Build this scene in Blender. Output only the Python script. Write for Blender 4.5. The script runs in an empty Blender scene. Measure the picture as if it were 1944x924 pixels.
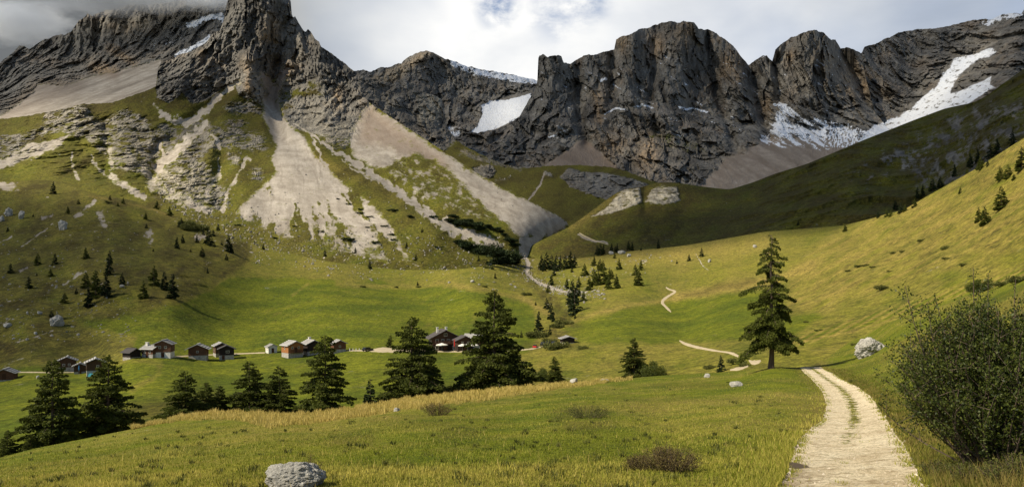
import bpy, math, random
import numpy as np
from mathutils import Vector
SC = bpy.context.scene
COL = SC.collection
R = math.radians
# ------------------------------------------------------------------ camera
F, CX, HY = 1296.0, 972.0, 560.0        # focal length, centre column and eye level in photograph pixels
cam_d = bpy.data.cameras.new('camera'); cam = bpy.data.objects.new('camera', cam_d); COL.objects.link(cam)
cam.location = (0, 0, 0); cam.rotation_euler = (R(90), 0, 0)
cam_d.lens = 24.0; cam_d.sensor_width = 36.0; cam_d.sensor_fit = 'HORIZONTAL'
cam_d.shift_y = (HY - 462.0) / 1944.0
cam_d.clip_start = 0.2; cam_d.clip_end = 30000
SC.camera = cam
# ------------------------------------------------------------------ light
SUN_EL, SUN_AZ = 43.0, 27.0             # sun at the left, a little behind the camera
ce, se = math.cos(R(SUN_EL)), math.sin(R(SUN_EL))
SUNV = Vector((-ce * math.cos(R(SUN_AZ)), -ce * math.sin(R(SUN_AZ)), se))
sl = bpy.data.lights.new('sun', 'SUN'); so = bpy.data.objects.new('sun', sl); COL.objects.link(so)
sl.energy = 4.9; sl.angle = R(0.5); sl.color = (1.0, 0.91, 0.745)
so.rotation_euler = SUNV.to_track_quat('Z', 'Y').to_euler()
SC.view_settings.view_transform = 'Standard'; SC.view_settings.look = 'None'
SC.view_settings.gamma = 1.0; SC.view_settings.exposure = 0.36
SC.view_settings.use_curve_mapping = False
SC.cycles.max_bounces = 6; SC.cycles.diffuse_bounces = 2; SC.cycles.transparent_max_bounces = 10
SC.cycles.volume_bounces = 3; SC.cycles.volume_step_rate = 2.0; SC.cycles.volume_max_steps = 128

def node_kit(nt):
    N, L = nt.nodes, nt.links
    def n(t, **kw):
        x = N.new(t)
        for k, v in kw.items():
            if k == 'inp':
                for kk, vv in v.items():
                    if isinstance(vv, bpy.types.NodeSocket): L.new(vv, x.inputs[kk])
                    else: x.inputs[kk].default_value = vv
            else: setattr(x, k, v)
        return x
    def m(op, a, b=0.0, c=0.0, clamp=False):
        x = N.new('ShaderNodeMath'); x.operation = op; x.use_clamp = clamp
        for i, v in enumerate((a, b, c)):
            if isinstance(v, bpy.types.NodeSocket): L.new(v, x.inputs[i])
            else: x.inputs[i].default_value = v
        return x.outputs[0]
    def mix(f, a, b, bt='MIX'):
        x = N.new('ShaderNodeMix'); x.data_type = 'RGBA'; x.blend_type = bt; x.clamp_factor = True
        for i, v in ((0, f), (6, a), (7, b)):
            if isinstance(v, bpy.types.NodeSocket): L.new(v, x.inputs[i])
            else: x.inputs[i].default_value = (v if i == 0 else (tuple(v) + (1,) if len(v) == 3 else v))
        return x.outputs[2]
    def rng(v, a, b, c=0.0, d=1.0, smooth=False):
        x = N.new('ShaderNodeMapRange'); x.clamp = True
        if smooth: x.interpolation_type = 'SMOOTHSTEP'
        for i, q in enumerate((v, a, b, c, d)):
            if isinstance(q, bpy.types.NodeSocket): L.new(q, x.inputs[i])
            else: x.inputs[i].default_value = q
        return x.outputs[0]
    def noise(vec, scale, detail=4, rough=0.55, dist=0.0, stretch=None, rot=None):
        if stretch is not None:
            mp = n('ShaderNodeMapping'); L.new(vec, mp.inputs[0]); mp.inputs['Scale'].default_value = stretch
            if rot is not None: mp.inputs['Rotation'].default_value = rot
            vec = mp.outputs[0]
        x = n('ShaderNodeTexNoise'); L.new(vec, x.inputs['Vector'])
        x.inputs['Scale'].default_value = scale; x.inputs['Detail'].default_value = detail
        x.inputs['Roughness'].default_value = rough; x.inputs['Distortion'].default_value = dist
        return x.outputs[0]
    return N, L, n, m, mix, rng, noise

# ------------------------------------------------------------------ sky
wd = bpy.data.worlds.new('World'); SC.world = wd; wd.use_nodes = True
nt = wd.node_tree; nt.nodes.clear()
N, L, n, m, mix, rng, noise = node_kit(nt)
sky = n('ShaderNodeTexSky'); sky.sky_type = 'NISHITA'; sky.sun_disc = False
sky.sun_elevation = R(SUN_EL); sky.sun_rotation = R(-90 - SUN_AZ); sky.altitude = 1900; sky.air_density = 1.0
bg1 = n('ShaderNodeBackground'); L.new(sky.outputs[0], bg1.inputs[0]); bg1.inputs[1].default_value = 0.12
tc = n('ShaderNodeTexCoord'); gen = tc.outputs['Generated']
sp = n('ShaderNodeSeparateXYZ'); L.new(gen, sp.inputs[0])
gx, gy, gz = sp.outputs
zz = m('MAXIMUM', gz, 0.0)
den = m('ADD', zz, 0.25)
cb = n('ShaderNodeCombineXYZ'); L.new(m('DIVIDE', gx, den), cb.inputs[0]); L.new(m('DIVIDE', gy, den), cb.inputs[1])
pl = cb.outputs[0]
big = noise(pl, 0.9, 5, 0.5, 0.4); fine = noise(pl, 2.6, 8, 0.52, 0.15)
def lobe(px, py, r0, r1):
    v = Vector(((px - CX) / F, 1, (HY - py) / F)).normalized()
    x = n('ShaderNodeVectorMath'); x.operation = 'DISTANCE'; L.new(gen, x.inputs[0]); x.inputs[1].default_value = v
    return rng(x.outputs['Value'], r0, r1, 1.0, 0.0, True)
front = rng(gy, -0.1, 0.45, 0.0, 1.0, True)
low = rng(gz, 0.75, 0.45, 0.0, 1.0, True)
cover = m('MULTIPLY', front, low)
cover = m('ADD', m('MULTIPLY', cover, 0.55), rng(big, 0.40, 0.62, 0.0, 0.6))
dark = m('MAXIMUM', lobe(60, 20, 0.14, 0.50), m('MULTIPLY', lobe(1900, 20, 0.05, 0.5), 0.35))
hole = m('MAXIMUM', lobe(945, 8, 0.0, 0.045), m('MAXIMUM', lobe(1108, -8, 0.0, 0.055), m('MULTIPLY', lobe(1055, 25, 0.0, 0.06), 0.5)))
fine2 = noise(pl, 9.0, 8, 0.6, 0.15)
hole = m('MULTIPLY', hole, rng(fine2, 0.40, 0.60, 0.0, 0.95))
cover = m('MAXIMUM', cover, m('MULTIPLY', dark, 1.6))
cover = m('SUBTRACT', m('MINIMUM', cover, 1.0), m('MULTIPLY', hole, 1.25), clamp=True)
# brightness of the cloud deck: bright ahead, slate grey to the upper left and right
fb = m('MULTIPLY', rng(fine, 0.28, 0.72, -0.15, 0.15), m('SUBTRACT', 1.0, m('MULTIPLY', lobe(60, 20, 0.14, 0.50), 0.85)))
bri = m('SUBTRACT', m('ADD', 0.86, fb), m('MULTIPLY', dark, 0.70))
side = rng(gy, 0.25, 0.75, 0.14, 0.93, True)
bri = m('MULTIPLY', bri, rng(gz, -0.06, 0.0, 0.12, 1.0))
bri = m('MULTIPLY', bri, m('MULTIPLY', side, rng(gz, 0.45, 0.75, 1.0, 0.25, True)))
ccol = mix(dark, (1.0, 0.985, 0.95), (0.93, 0.98, 1.0))
ccol = mix(rng(fine, 0.35, 0.6, 0.45, 0.0), ccol, (0.90, 0.96, 1.05))
bg2 = n('ShaderNodeBackground'); L.new(ccol, bg2.inputs[0]); L.new(bri, bg2.inputs[1])
ms = n('ShaderNodeMixShader'); L.new(cover, ms.inputs[0]); L.new(bg1.outputs[0], ms.inputs[1]); L.new(bg2.outputs[0], ms.inputs[2])
wo = n('ShaderNodeOutputWorld'); L.new(ms.outputs[0], wo.inputs[0])

# ------------------------------------------------------------------ numeric noise
_rs = np.random.RandomState(7)
_perm = _rs.permutation(256).astype(np.int32); _perm = np.concatenate([_perm, _perm, _perm])
_g = _rs.normal(size=(256, 3)); _g = (_g / np.linalg.norm(_g, axis=1)[:, None]).astype(np.float32)
def perlin(x, y, z):
    x = np.asarray(x, np.float32); y = np.asarray(y, np.float32); z = np.asarray(z, np.float32)
    xi, yi, zi = np.floor(x), np.floor(y), np.floor(z)
    xf, yf, zf = x - xi, y - yi, z - zi
    xi = xi.astype(np.int32) & 255; yi = yi.astype(np.int32) & 255; zi = zi.astype(np.int32) & 255
    u, v, w = [t * t * t * (t * (t * 6 - 15) + 10) for t in (xf, yf, zf)]
    out = 0
    for dx in (0, 1):
        wx = u if dx else 1 - u
        for dy in (0, 1):
            wy = v if dy else 1 - v
            for dz in (0, 1):
                wz = w if dz else 1 - w
                g = _g[_perm[_perm[_perm[xi + dx] + yi + dy] + zi + dz]]
                out = out + wx * wy * wz * (g[..., 0] * (xf - dx) + g[..., 1] * (yf - dy) + g[..., 2] * (zf - dz))
    return out * 1.6
def fbm(x, y, z, lam, octv=6, gain=0.5, lac=2.07, kind='n', zs=1.0, off=0.0):
    a, s, o = 1.0, 1.0 / lam, 0.0
    tot = 0.0
    for i in range(octv):
        q = perlin(x * s + off + 17.3 * i, y * s + off * 2 + 5.1 * i, z * s * zs + off * 3)
        if kind == 'b': q = np.abs(q) * 2 - 0.5
        elif kind == 'r': q = 0.5 - np.abs(q) * 2
        o = o + a * q; tot += a; a *= gain; s *= lac
    return o / tot
def blocks(x, y, z, lam, zs=0.3, tilt=0.6, seed=0):
    """rock split into tilted blocks: one offset and one tilt per cell, sharp joints between"""
    rs = np.random.RandomState(100 + seed); J = rs.rand(4096, 3).astype(np.float32); A = rs.rand(4096).astype(np.float32) - .5; T = (rs.rand(4096, 3).astype(np.float32) - .5)
    q = np.stack([x / lam, y / lam, z / lam * zs], -1).astype(np.float32); b = np.floor(q - 0.5)
    best = np.full(q.shape[:-1], 1e9, np.float32); out = np.zeros_like(best)
    for i in (0, 1):
        for j in (0, 1):
            for k in (0, 1):
                c = b + np.array([i, j, k], np.float32); ci = c.astype(np.int64)
                h = (ci[..., 0] * 73856093 ^ ci[..., 1] * 19349663 ^ ci[..., 2] * 83492791) & 4095
                p = c + 0.5 + (J[h] - 0.5) * 0.9; dv = q - p; d2 = (dv ** 2).sum(-1)
                m_ = d2 < best; best = np.where(m_, d2, best); out = np.where(m_, A[h] + tilt * (dv * T[h]).sum(-1) * 2, out)
    return out
def sstep(x, a, b):
    t = np.clip((x - a) / (b - a), 0, 1); return t * t * (3 - 2 * t)
def tps(pts):
    P = np.array(pts, float); XY = P[:, :2] / 1000.0; v = 1000.0 / P[:, 2]
    k = len(P)
    r = np.linalg.norm(XY[:, None] - XY[None], axis=2)
    K = np.where(r > 0, r * r * np.log(r + 1e-12), 0) + np.eye(k) * 2e-4
    Q = np.hstack([np.ones((k, 1)), XY])
    A = np.vstack([np.hstack([K, Q]), np.hstack([Q.T, np.zeros((3, 3))])])
    s = np.linalg.solve(A, np.concatenate([v, np.zeros(3)]))
    def f(px, py):
        x = np.asarray(px, float) / 1000; y = np.asarray(py, float) / 1000
        o = s[k] + s[k + 1] * x + s[k + 2] * y
        for i in range(k):
            rr = (x - XY[i, 0]) ** 2 + (y - XY[i, 1]) ** 2 + 1e-14
            o = o + s[i] * 0.5 * rr * np.log(rr)
        return 1000.0 / np.maximum(o, 0.12)
    return f
def W(px, py, d):
    px, py, d = np.broadcast_arrays(np.asarray(px, float), np.asarray(py, float), np.asarray(d, float))
    return np.stack([(px - CX) / F * d, d, (HY - py) / F * d], -1)
def curve(pts):
    P = np.array(pts, float)
    return lambda x: np.interp(x, P[:, 0], P[:, 1])
def scurve(pts, k=3):
    """smoothed curve"""
    c = curve(pts)
    def f(x):
        x = np.asarray(x, float); o = 0
        for dx, w in ((-2, 1), (-1, 2), (0, 3), (1, 2), (2, 1)): o = o + w * c(x + dx * k * 3)
        return o / 9
    return f
def seg_dist(px, py, pts):
    """distance to a polyline and fraction of the way along it"""
    best = np.full(px.shape, 1e9); tt = np.zeros(px.shape)
    P = np.array(pts, float)[:, :2]; n_ = len(P) - 1
    for i in range(n_):
        a, b = P[i], P[i + 1]; ab = b - a; l2 = max((ab ** 2).sum(), 1e-9)
        t = np.clip(((px - a[0]) * ab[0] + (py - a[1]) * ab[1]) / l2, 0, 1)
        d = np.hypot(px - a[0] - t * ab[0], py - a[1] - t * ab[1])
        k = d < best; best = np.where(k, d, best); tt = np.where(k, (i + t) / n_, tt)
    return best, tt
def stroke(px, py, pts, w, w2=None):
    w2 = w if w2 is None else w2
    d, t = seg_dist(px, py, pts)
    ww = w + (w2 - w) * t
    return np.exp(-(d / ww) ** 2)
def poly(px, py, pts, soft=3.0):
    """1 inside the outline, 0 outside, soft edge"""
    P = np.array(pts, float)
    out = np.zeros(px.shape)
    x0, y0 = P.min(0) - 4 * soft; x1, y1 = P.max(0) + 4 * soft
    k = (px > x0) & (px < x1) & (py > y0) & (py < y1)
    if not k.any(): return out
    x, y = px[k], py[k]
    ins = np.zeros(x.shape, bool)
    Q = np.roll(P, -1, 0)
    for (ax, ay), (bx, by) in zip(P, Q):
        if ay == by: continue
        c = ((ay > y) != (by > y)) & (x < (bx - ax) * (y - ay) / (by - ay) + ax)
        ins ^= c
    d, _ = seg_dist(x, y, list(P) + [P[0]])
    out[k] = sstep(np.where(ins, d, -d), -soft, soft)
    return out

# ------------------------------------------------------------------ objects
def tag(o, label=None, cat=None, group=None, kind=None):
    if label: o['label'] = label
    if cat: o['category'] = cat
    if group: o['group'] = group
    if kind: o['kind'] = kind
    return o
def empty(name, loc, label=None, cat=None, group=None, rz=0.0, sc=1.0):
    o = bpy.data.objects.new(name, None); COL.objects.link(o)
    o.location = loc; o.rotation_euler = (0, 0, rz); o.empty_display_size = 0.5
    o.scale = (sc, sc, sc) if not isinstance(sc, tuple) else sc
    return tag(o, label, cat, group)
def mesh_np(name, V, faces, mat, smooth=False, attrs=None, colors=None):
    """faces: int array (n,3) or (n,4)"""
    V = np.asarray(V, np.float32).reshape(-1, 3); faces = np.asarray(faces, np.int32)
    me = bpy.data.meshes.new(name); k = faces.shape[1]
    me.vertices.add(len(V)); me.vertices.foreach_set('co', V.ravel())
    me.loops.add(faces.size); me.loops.foreach_set('vertex_index', faces.ravel())
    me.polygons.add(len(faces)); me.polygons.foreach_set('loop_start', np.arange(0, faces.size, k, dtype=np.int32))
    me.polygons.foreach_set('loop_total', np.full(len(faces), k, np.int32))
    me.polygons.foreach_set('use_smooth', np.full(len(faces), smooth, bool))
    for nm, arr in (attrs or {}).items():
        arr = np.asarray(arr, np.float32)
        if arr.ndim == 1:
            a = me.attributes.new(nm, 'FLOAT', 'POINT'); a.data.foreach_set('value', arr)
        else:
            if arr.shape[1] == 3: arr = np.hstack([arr, np.ones((len(arr), 1), np.float32)])
            a = me.attributes.new(nm, 'FLOAT_COLOR', 'POINT'); a.data.foreach_set('color', arr.ravel())
    me.update(calc_edges=True)
    if mat is not None: me.materials.append(mat)
    return me
def link(name, me, parent=None, loc=None):
    o = bpy.data.objects.new(name, me); COL.objects.link(o)
    if parent is not None: o.parent = parent
    if loc is not None: o.location = loc
    return o
def grid_faces(nr, nc):
    i = np.arange(nr - 1)[:, None] * nc + np.arange(nc - 1)[None]
    i = i.ravel()
    return np.stack([i, i + 1, i + nc + 1, i + nc], 1)

# ------------------------------------------------------------------ ground material
GRASS = dict(green=(0.135, 0.148, 0.010), lush=(0.070, 0.094, 0.007), gold=(0.275, 0.21, 0.052), brown=(0.058, 0.046, 0.012))
def ground_mat(name, near=False):
    mt = bpy.data.materials.new(name); mt.use_nodes = True; nt = mt.node_tree; nt.nodes.clear()
    N, L, n, m, mix, rng, noise = node_kit(nt)
    tc = n('ShaderNodeTexCoord'); P = tc.outputs['Object']
    am = n('ShaderNodeAttribute', attribute_name='mask'); sm = n('ShaderNodeSeparateColor'); L.new(am.outputs['Color'], sm.inputs[0])
    at = n('ShaderNodeAttribute', attribute_name='tint'); st = n('ShaderNodeSeparateColor'); L.new(at.outputs['Color'], st.inputs[0])
    rock, scree, snow = sm.outputs; dry, heath_shade, warm = st.outputs
    pale = am.outputs['Alpha']
    # grass
    n1 = noise(P, 0.035 if not near else 0.30, 6, 0.6, 0.3)
    n2 = noise(P, 0.5 if not near else 5.0, 8, 0.7)
    n3 = noise(P, 0.16 if not near else 1.1, 6, 0.65, 0.0, stretch=(1, 0.55, 2.0))
    g = mix(rng(n1, 0.38, 0.62), GRASS['lush'], GRASS['green'])
    f = m('ADD', dry, m('MULTIPLY', rng(n3, 0.25, 0.75, -1, 1), 0.22 if near else 0.17))
    g = mix(rng(f, 0.18, 0.95), g, GRASS['gold'])
    hf = m('MULTIPLY', heath_shade, rng(n1, 0.25, 0.6, 0.5, 1.2))
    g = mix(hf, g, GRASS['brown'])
    n5 = noise(P, 1.7 if not near else 14.0, 6, 0.75, stretch=(1, 0.7, 1.6))
    g = mix(1.0, g, mix(rng(n2, 0.38, 0.62), (0.62, 0.64, 0.62), (1.40, 1.36, 1.30)), 'MULTIPLY')
    g = mix(1.0, g, mix(rng(n5, 0.40, 0.60), (0.64, 0.66, 0.64), (1.40, 1.38, 1.34)), 'MULTIPLY')
    n6 = noise(P, 0.30 if not near else 2.2, 9, 0.78, 0.4, stretch=(1, 0.6, 2.2))
    wild = m('MULTIPLY', m('ADD', 0.25, m('MULTIPLY', m('ADD', dry, heath_shade, clamp=True), 0.75)), 0.45 if near else 1.0)
    g = mix(m('MULTIPLY', rng(n6, 0.505, 0.60, 0.0, 0.8), wild), g, (0.050, 0.046, 0.012))
    g = mix(m('MULTIPLY', rng(n6, 0.47, 0.38, 0.0, 0.6), wild), g, mix(0.5, GRASS['gold'], GRASS['green']))
    # rock : grey dolomite with vertical streaks, warm and dark stains, bedding
    r1 = noise(P, 0.02, 8, 0.62, 0.5, stretch=(1, .5, 0.28)); r2 = noise(P, 0.16, 7, 0.7, 0.2, stretch=(1, .5, 0.38))
    r3 = noise(P, 0.008, 5, 0.55, 0.6)
    bed = noise(P, 0.11, 6, 0.65, 0.25, stretch=(0.10, 0.10, 1.0))
    rc = mix(rng(r1, 0.36, 0.64), (0.095, 0.088, 0.077), (0.235, 0.218, 0.188))
    rc = mix(rng(m('ADD', r3, m('MULTIPLY', rng(r1, .3, .7, -.5, .5), 0.12)), 0.52, 0.66, 0.0, 0.5), rc, (0.25, 0.195, 0.14))
    rc = mix(m('MULTIPLY', warm, rng(r2, 0.35, 0.6, 0.15, 0.75)), rc, (0.40, 0.27, 0.145))
    rc = mix(pale, rc, mix(rng(r2, 0.35, 0.65), (0.27, 0.235, 0.17), (0.48, 0.43, 0.33)))
    rc = mix(m('MULTIPLY', rng(bed, 0.46, 0.30, 0.0, 0.65), m('ADD', 0.15, m('MULTIPLY', pale, 1.2), clamp=True)), rc, (0.065, 0.062, 0.055))
    rc = mix(1.0, rc, mix(rng(r2, 0.28, 0.72), (0.55, 0.55, 0.56), (1.42, 1.40, 1.35)), 'MULTIPLY')
    r4 = noise(P, 0.055, 9, 0.72, 0.8, stretch=(1, .4, 0.16))
    rc = mix(rng(r4, 0.44, 0.34, 0.0, 0.45), rc, (0.06, 0.058, 0.053))
    def vor(scale, st, rnd_=0.9):
        mp = n('ShaderNodeMapping'); L.new(P, mp.inputs[0]); mp.inputs['Scale'].default_value = st
        v = n('ShaderNodeTexVoronoi'); L.new(mp.outputs[0], v.inputs['Vector']); v.inputs['Scale'].default_value = scale; v.inputs['Randomness'].default_value = rnd_
        return v
    v1 = vor(0.05, (1, .35, 0.16)); v2 = vor(0.15, (1, .4, 0.25))
    s1_ = n('ShaderNodeSeparateColor'); L.new(v1.outputs['Color'], s1_.inputs[0]); s2_ = n('ShaderNodeSeparateColor'); L.new(v2.outputs['Color'], s2_.inputs[0])
    fac_ = m('ADD', m('MULTIPLY', s1_.outputs[0], 0.32), m('MULTIPLY', s2_.outputs[0], 0.30))
    cg = n('ShaderNodeCombineColor')
    for i_ in range(3): L.new(m('ADD', 0.70, fac_), cg.inputs[i_])
    rc = mix(m('SUBTRACT', 1.0, m('MULTIPLY', pale, 0.6), clamp=True), rc, mix(1.0, rc, cg.outputs[0], 'MULTIPLY'))
    # scree
    s1 = noise(P, 0.05, 6, 0.6, 0.5, stretch=(1, 1, 0.5)); s2 = noise(P, 0.9, 6, 0.75)
    scol = mix(rng(s1, 0.35, 0.65), (0.34, 0.295, 0.235), (0.50, 0.445, 0.365))
    scol = mix(m('MULTIPLY', heath_shade, 0.75), scol, (0.15, 0.125, 0.095))
    scol = mix(m('MULTIPLY', warm, 0.9), scol, (0.225, 0.165, 0.12))
    scol = mix(1.0, scol, mix(rng(s2, 0.3, 0.7), (0.72, 0.72, 0.73), (1.22, 1.20, 1.18)), 'MULTIPLY')
    sn = mix(rng(r2, 0.35, 0.65), (0.70, 0.72, 0.75), (0.86, 0.87, 0.88))
    def edge(fac, nz, k): return rng(m('ADD', fac, m('MULTIPLY', rng(nz, 0.2, 0.8, -1, 1), k)), 0.35, 0.65)
    e1 = noise(P, 0.10 if not near else 1.6, 9, 0.78, 0.3); e2 = noise(P, 0.07, 9, 0.78, 0.3, stretch=(1, 1, 0.35))
    c = mix(edge(rock, e1, 0.85), g, rc)
    c = mix(edge(scree, e2 if not near else e1, 0.62), c, scol)
    c = mix(edge(snow, e2, 0.7), c, sn)
    b = n('ShaderNodeBsdfPrincipled'); L.new(c, b.inputs['Base Color']); b.inputs['Roughness'].default_value = 0.95
    b.inputs['Specular IOR Level'].default_value = 0.12
    bp = n('ShaderNodeBump'); bp.inputs['Strength'].default_value = 0.55
    if near:
        L.new(m('ADD', n2, m('MULTIPLY', noise(P, 22.0, 4, 0.7), 0.5)), bp.inputs['Height']); bp.inputs['Distance'].default_value = 0.09
    else:
        rh = m('MULTIPLY', m('ADD', r2, m('MULTIPLY', bed, m('ADD', 0.10, m('MULTIPLY', pale, 0.7)))), m('ADD', rock, 0.06))
        L.new(m('ADD', m('ADD', rh, m('MULTIPLY', m('MULTIPLY', r4, rock), 0.8)), m('ADD', m('MULTIPLY', n2, 0.10), m('MULTIPLY', m('ADD', m('MULTIPLY', n6, 0.30), m('MULTIPLY', n5, 0.05)), m('SUBTRACT', 1.0, m('MAXIMUM', rock, scree), clamp=True)))), bp.inputs['Height']); bp.inputs['Distance'].default_value = 6.0
    L.new(bp.outputs[0], b.inputs['Normal'])
    o = n('ShaderNodeOutputMaterial'); L.new(b.outputs[0], o.inputs[0])
    return mt
MG = ground_mat('alpine_ground'); MGN = ground_mat('near_meadow', True)

# ------------------------------------------------------------------ terrain sheets
class Sheet:
    """a sheet of terrain: pixel columns px0..px1, rows from a foot line to a crest line, its distance from the camera given by
    surveyed points; beyond the crest it falls away behind"""
    def __init__(s, name, px0, px1, step, rows, foot, crest, pts, relief=None, paint=None, back=(6, 0.03, 0.9), mat=None, smooth=False, jag=(0, 20)):
        s.px = np.arange(px0, px1 + step, step, dtype=float); s.rows = rows; s.px0, s.step = px0, step
        s.foot = foot(s.px)
        cr = crest(s.px)
        if jag[0]:
            x = s.px
            cr = cr + jag[0] * (fbm(x, 0 * x + 3.3, 0 * x, jag[1], 5, 0.6, kind='r', off=px0 * .01))
        kk = max(4, int(40 / step)); pad = np.pad(cr, kk, mode='edge')
        env = np.min(np.stack([pad[i:i + len(cr)] for i in range(2 * kk + 1)]), 0); pad = np.pad(env, kk, mode='edge')
        s.crest = np.mean(np.stack([pad[i:i + len(cr)] for i in range(2 * kk + 1)]), 0) - 1.0
        t = np.linspace(0, 1, rows)[:, None]
        PX = np.broadcast_to(s.px[None], (rows, len(s.px))).copy(); PY = np.maximum(s.foot[None] * (1 - t) + s.crest[None] * t, cr[None])
        f = tps(pts); D = f(PX, PY)
        P = W(PX, PY, D)
        s.PX, s.PY = PX, PY
        attrs = {}
        mk = paint(PX, PY, P) if paint else (np.zeros(PX.shape + (4,)), np.zeros(PX.shape + (3,)))
        e = relief(PX, PY, P, mk) if relief else 0      # metres towards the camera
        D = D - e
        if smooth: D = np.maximum.accumulate(D * (1 + 1e-5 * np.arange(rows)[:, None]), axis=0)
        s.D = D
        P = W(PX, PY, D)
        M, T = mk
        if back:
            k, dd, sl = back
            ex = []
            for i in range(1, k + 1):
                q = P[-1].copy(); run = dd * D[-1] * i
                dirn = q / np.linalg.norm(q[:, :2], axis=1)[:, None]
                q[:, 0] += dirn[:, 0] * run; q[:, 1] += dirn[:, 1] * run
                q[:, 2] -= run * sl * min(1, 0.35 + 0.3 * i)
                ex.append(q)
            P = np.concatenate([P, np.array(ex)]); M = np.concatenate([M, np.repeat(M[-1:], k, 0)]); T = np.concatenate([T, np.repeat(T[-1:], k, 0)])
        nr, nc = P.shape[:2]
        me = mesh_np(name, P.reshape(-1, 3), grid_faces(nr, nc), mat or MG, smooth, {'mask': M.reshape(-1, 4), 'tint': T.reshape(-1, 3)})
        s.P = P[:rows]; s.ob = tag(link(name, me), kind='structure')
    def dist(s, px, py):
        px = np.asarray(px, float); py = np.asarray(py, float)
        c = np.clip((px - s.px0) / s.step, 0, len(s.px) - 1.001); ci = c.astype(int); cf = c - ci
        def row(ci):
            t = np.clip((py - s.foot[ci]) / (s.crest[ci] - s.foot[ci]), 0, 1) * (s.rows - 1)
            ri = np.minimum(t.astype(int), s.rows - 2); rf = t - ri
            return s.D[ri, ci] * (1 - rf) + s.D[ri + 1, ci] * rf
        return row(ci) * (1 - cf) + row(ci + 1) * cf
    def at(s, px, py, up=0.0):
        p = W(px, py, s.dist(px, py)); p[..., 2] += up
        return p

def warp(px, py, a=6, lam=40, off=0.0):
    return (px + a * fbm(px, py, 0 * px, lam, 4, 0.6, off=1.7 + off), py + a * fbm(px, py, 0 * px, lam, 4, 0.6, off=9.1 + off))
def rock_relief(P, lam, amp, zs=0.3, octv=8, gain=0.60, off=0.0):
    x, y, z = P[..., 0], P[..., 1] * 0.42, P[..., 2]
    wx = x + lam * 0.35 * fbm(x, y, z, lam * 1.3, 3, off=off + 3)
    a = fbm(wx, y, z, lam, octv - 2, gain - 0.05, kind='b', zs=zs, off=off)
    b = fbm(x, y, z, lam * 0.35, octv - 2, 0.6, kind='n', zs=1.0, off=off + 8)
    wz = z + 6 * fbm(x, y, z, 25, 2, off=off + 2)
    k1 = blocks(wx, y, wz, lam * 0.55, zs, 0.9, int(off)); k2 = blocks(wx, y, wz, lam * 0.24, zs * 1.2, 0.9, int(off) + 1); k3 = blocks(x, y, wz, lam * 0.10, zs * 1.5, 0.9, int(off) + 2)
    c = fbm(wx, y, z, lam * 0.30, octv - 3, 0.62, kind='b', zs=zs * 0.8, off=off + 5)
    return amp * (0.75 * a + 0.12 * b + 0.14 * c + 0.36 * k1 + 0.22 * k2 + 0.15 * k3)
def ledges(P, lam, amp, off=0.0):
    x, y, z = P[..., 0], P[..., 1], P[..., 2]
    zz = z + 0.25 * lam * fbm(x, y, z, lam * 4, 3, off=off)
    return -amp * fbm(x * 0.06, y * 0.06, zz, lam, 4, 0.6, off=off + 4)

Z4 = lambda px: np.zeros(px.shape + (4,))
Z3 = lambda px: np.zeros(px.shape + (3,))

# ---- the far ridges ------------------------------------------------
# left back ridge (under the fog) with its long scree ramp
def paint_backleft(px, py, P):
    M, T = Z4(px), Z3(px); x, y = warp(px, py, 7, 50)
    M[..., 0] = 1
    sc = poly(x, y, [(-420, 330), (-420, 215), (-100, 205), (0, 219), (30, 200), (62, 178), (72, 158), (120, 163), (200, 140), (260, 126), (303, 112), (330, 150), (300, 230), (0, 300)], 4)
    M[..., 1] = sc; M[..., 0] *= 1 - sc
    T[..., 1] = np.clip(0.30 + 1.5 * fbm(px * 0.35 + py * 1.0, py * 0.9 + px * 0.42, 0 * px, 9, 4, 0.6, off=2) + 0.3 * sstep(215 - py, 0, 60) * sstep(200 - px, 0, 100), 0, 1)
    T[..., 2] = 0.35 * poly(x, y, [(60, 150), (160, 150), (150, 180), (20, 225), (0, 222)], 12) + 0.9 * stroke(x, y, [(215, 135), (180, 130)], 14) + 0.7 * stroke(x, y, [(255, 120), (210, 90)], 8)
    nz = fbm(px, py * 2.5, 0 * px, 10, 4, 0.7)
    M[..., 2] = sstep(np.maximum(stroke(x, y, [(360, 46), (385, 36), (420, 33), (425, 40)], 8), np.maximum(stroke(x, y, [(332, 108), (365, 92), (395, 70)], 6),
                      0.5 * stroke(x, y, [(285, 88), (330, 80)], 6))) + nz * 0.7, 0.45, 0.8)
    return M, T
def rel_backleft(px, py, P, mk):
    s = np.clip(1 - mk[0][..., 1], 0.03, 1)
    return s * (rock_relief(P, 90, 60, 0.2, off=2) + 0.5 * ledges(P, 30, 8)) + 22 * stroke(px, py, [(200, 90), (215, 130)], 22)
backleft = Sheet('mountain_ridge', -420, 446, 2, 150,
    curve([(-420, 300), (446, 250)]),
    curve([(-420, 190), (-200, 150), (-60, 130), (0, 121), (10, 112), (25, 98), (35, 88), (45, 86), (55, 93), (65, 88), (80, 76), (100, 70), (120, 67), (135, 62), (142, 50), (150, 40), (160, 32), (166, 26), (175, 31),
           (200, 20), (230, 15), (245, 8), (262, 6), (275, 10), (320, 4), (380, -8), (446, -20)]),
    [(-400, 190, 1900), (-400, 290, 1300), (0, 121, 1980), (0, 175, 1860), (0, 228, 1400), (150, 40, 2080), (150, 145, 1900), (150, 200, 1480), (300, 0, 2120), (300, 116, 1900), (300, 170, 1550), (430, 0, 2120), (430, 70, 1960), (430, 240, 1450), (200, 30, 2100), (220, 130, 1900)],
    rel_backleft, paint_backleft, jag=(5, 22))

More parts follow.
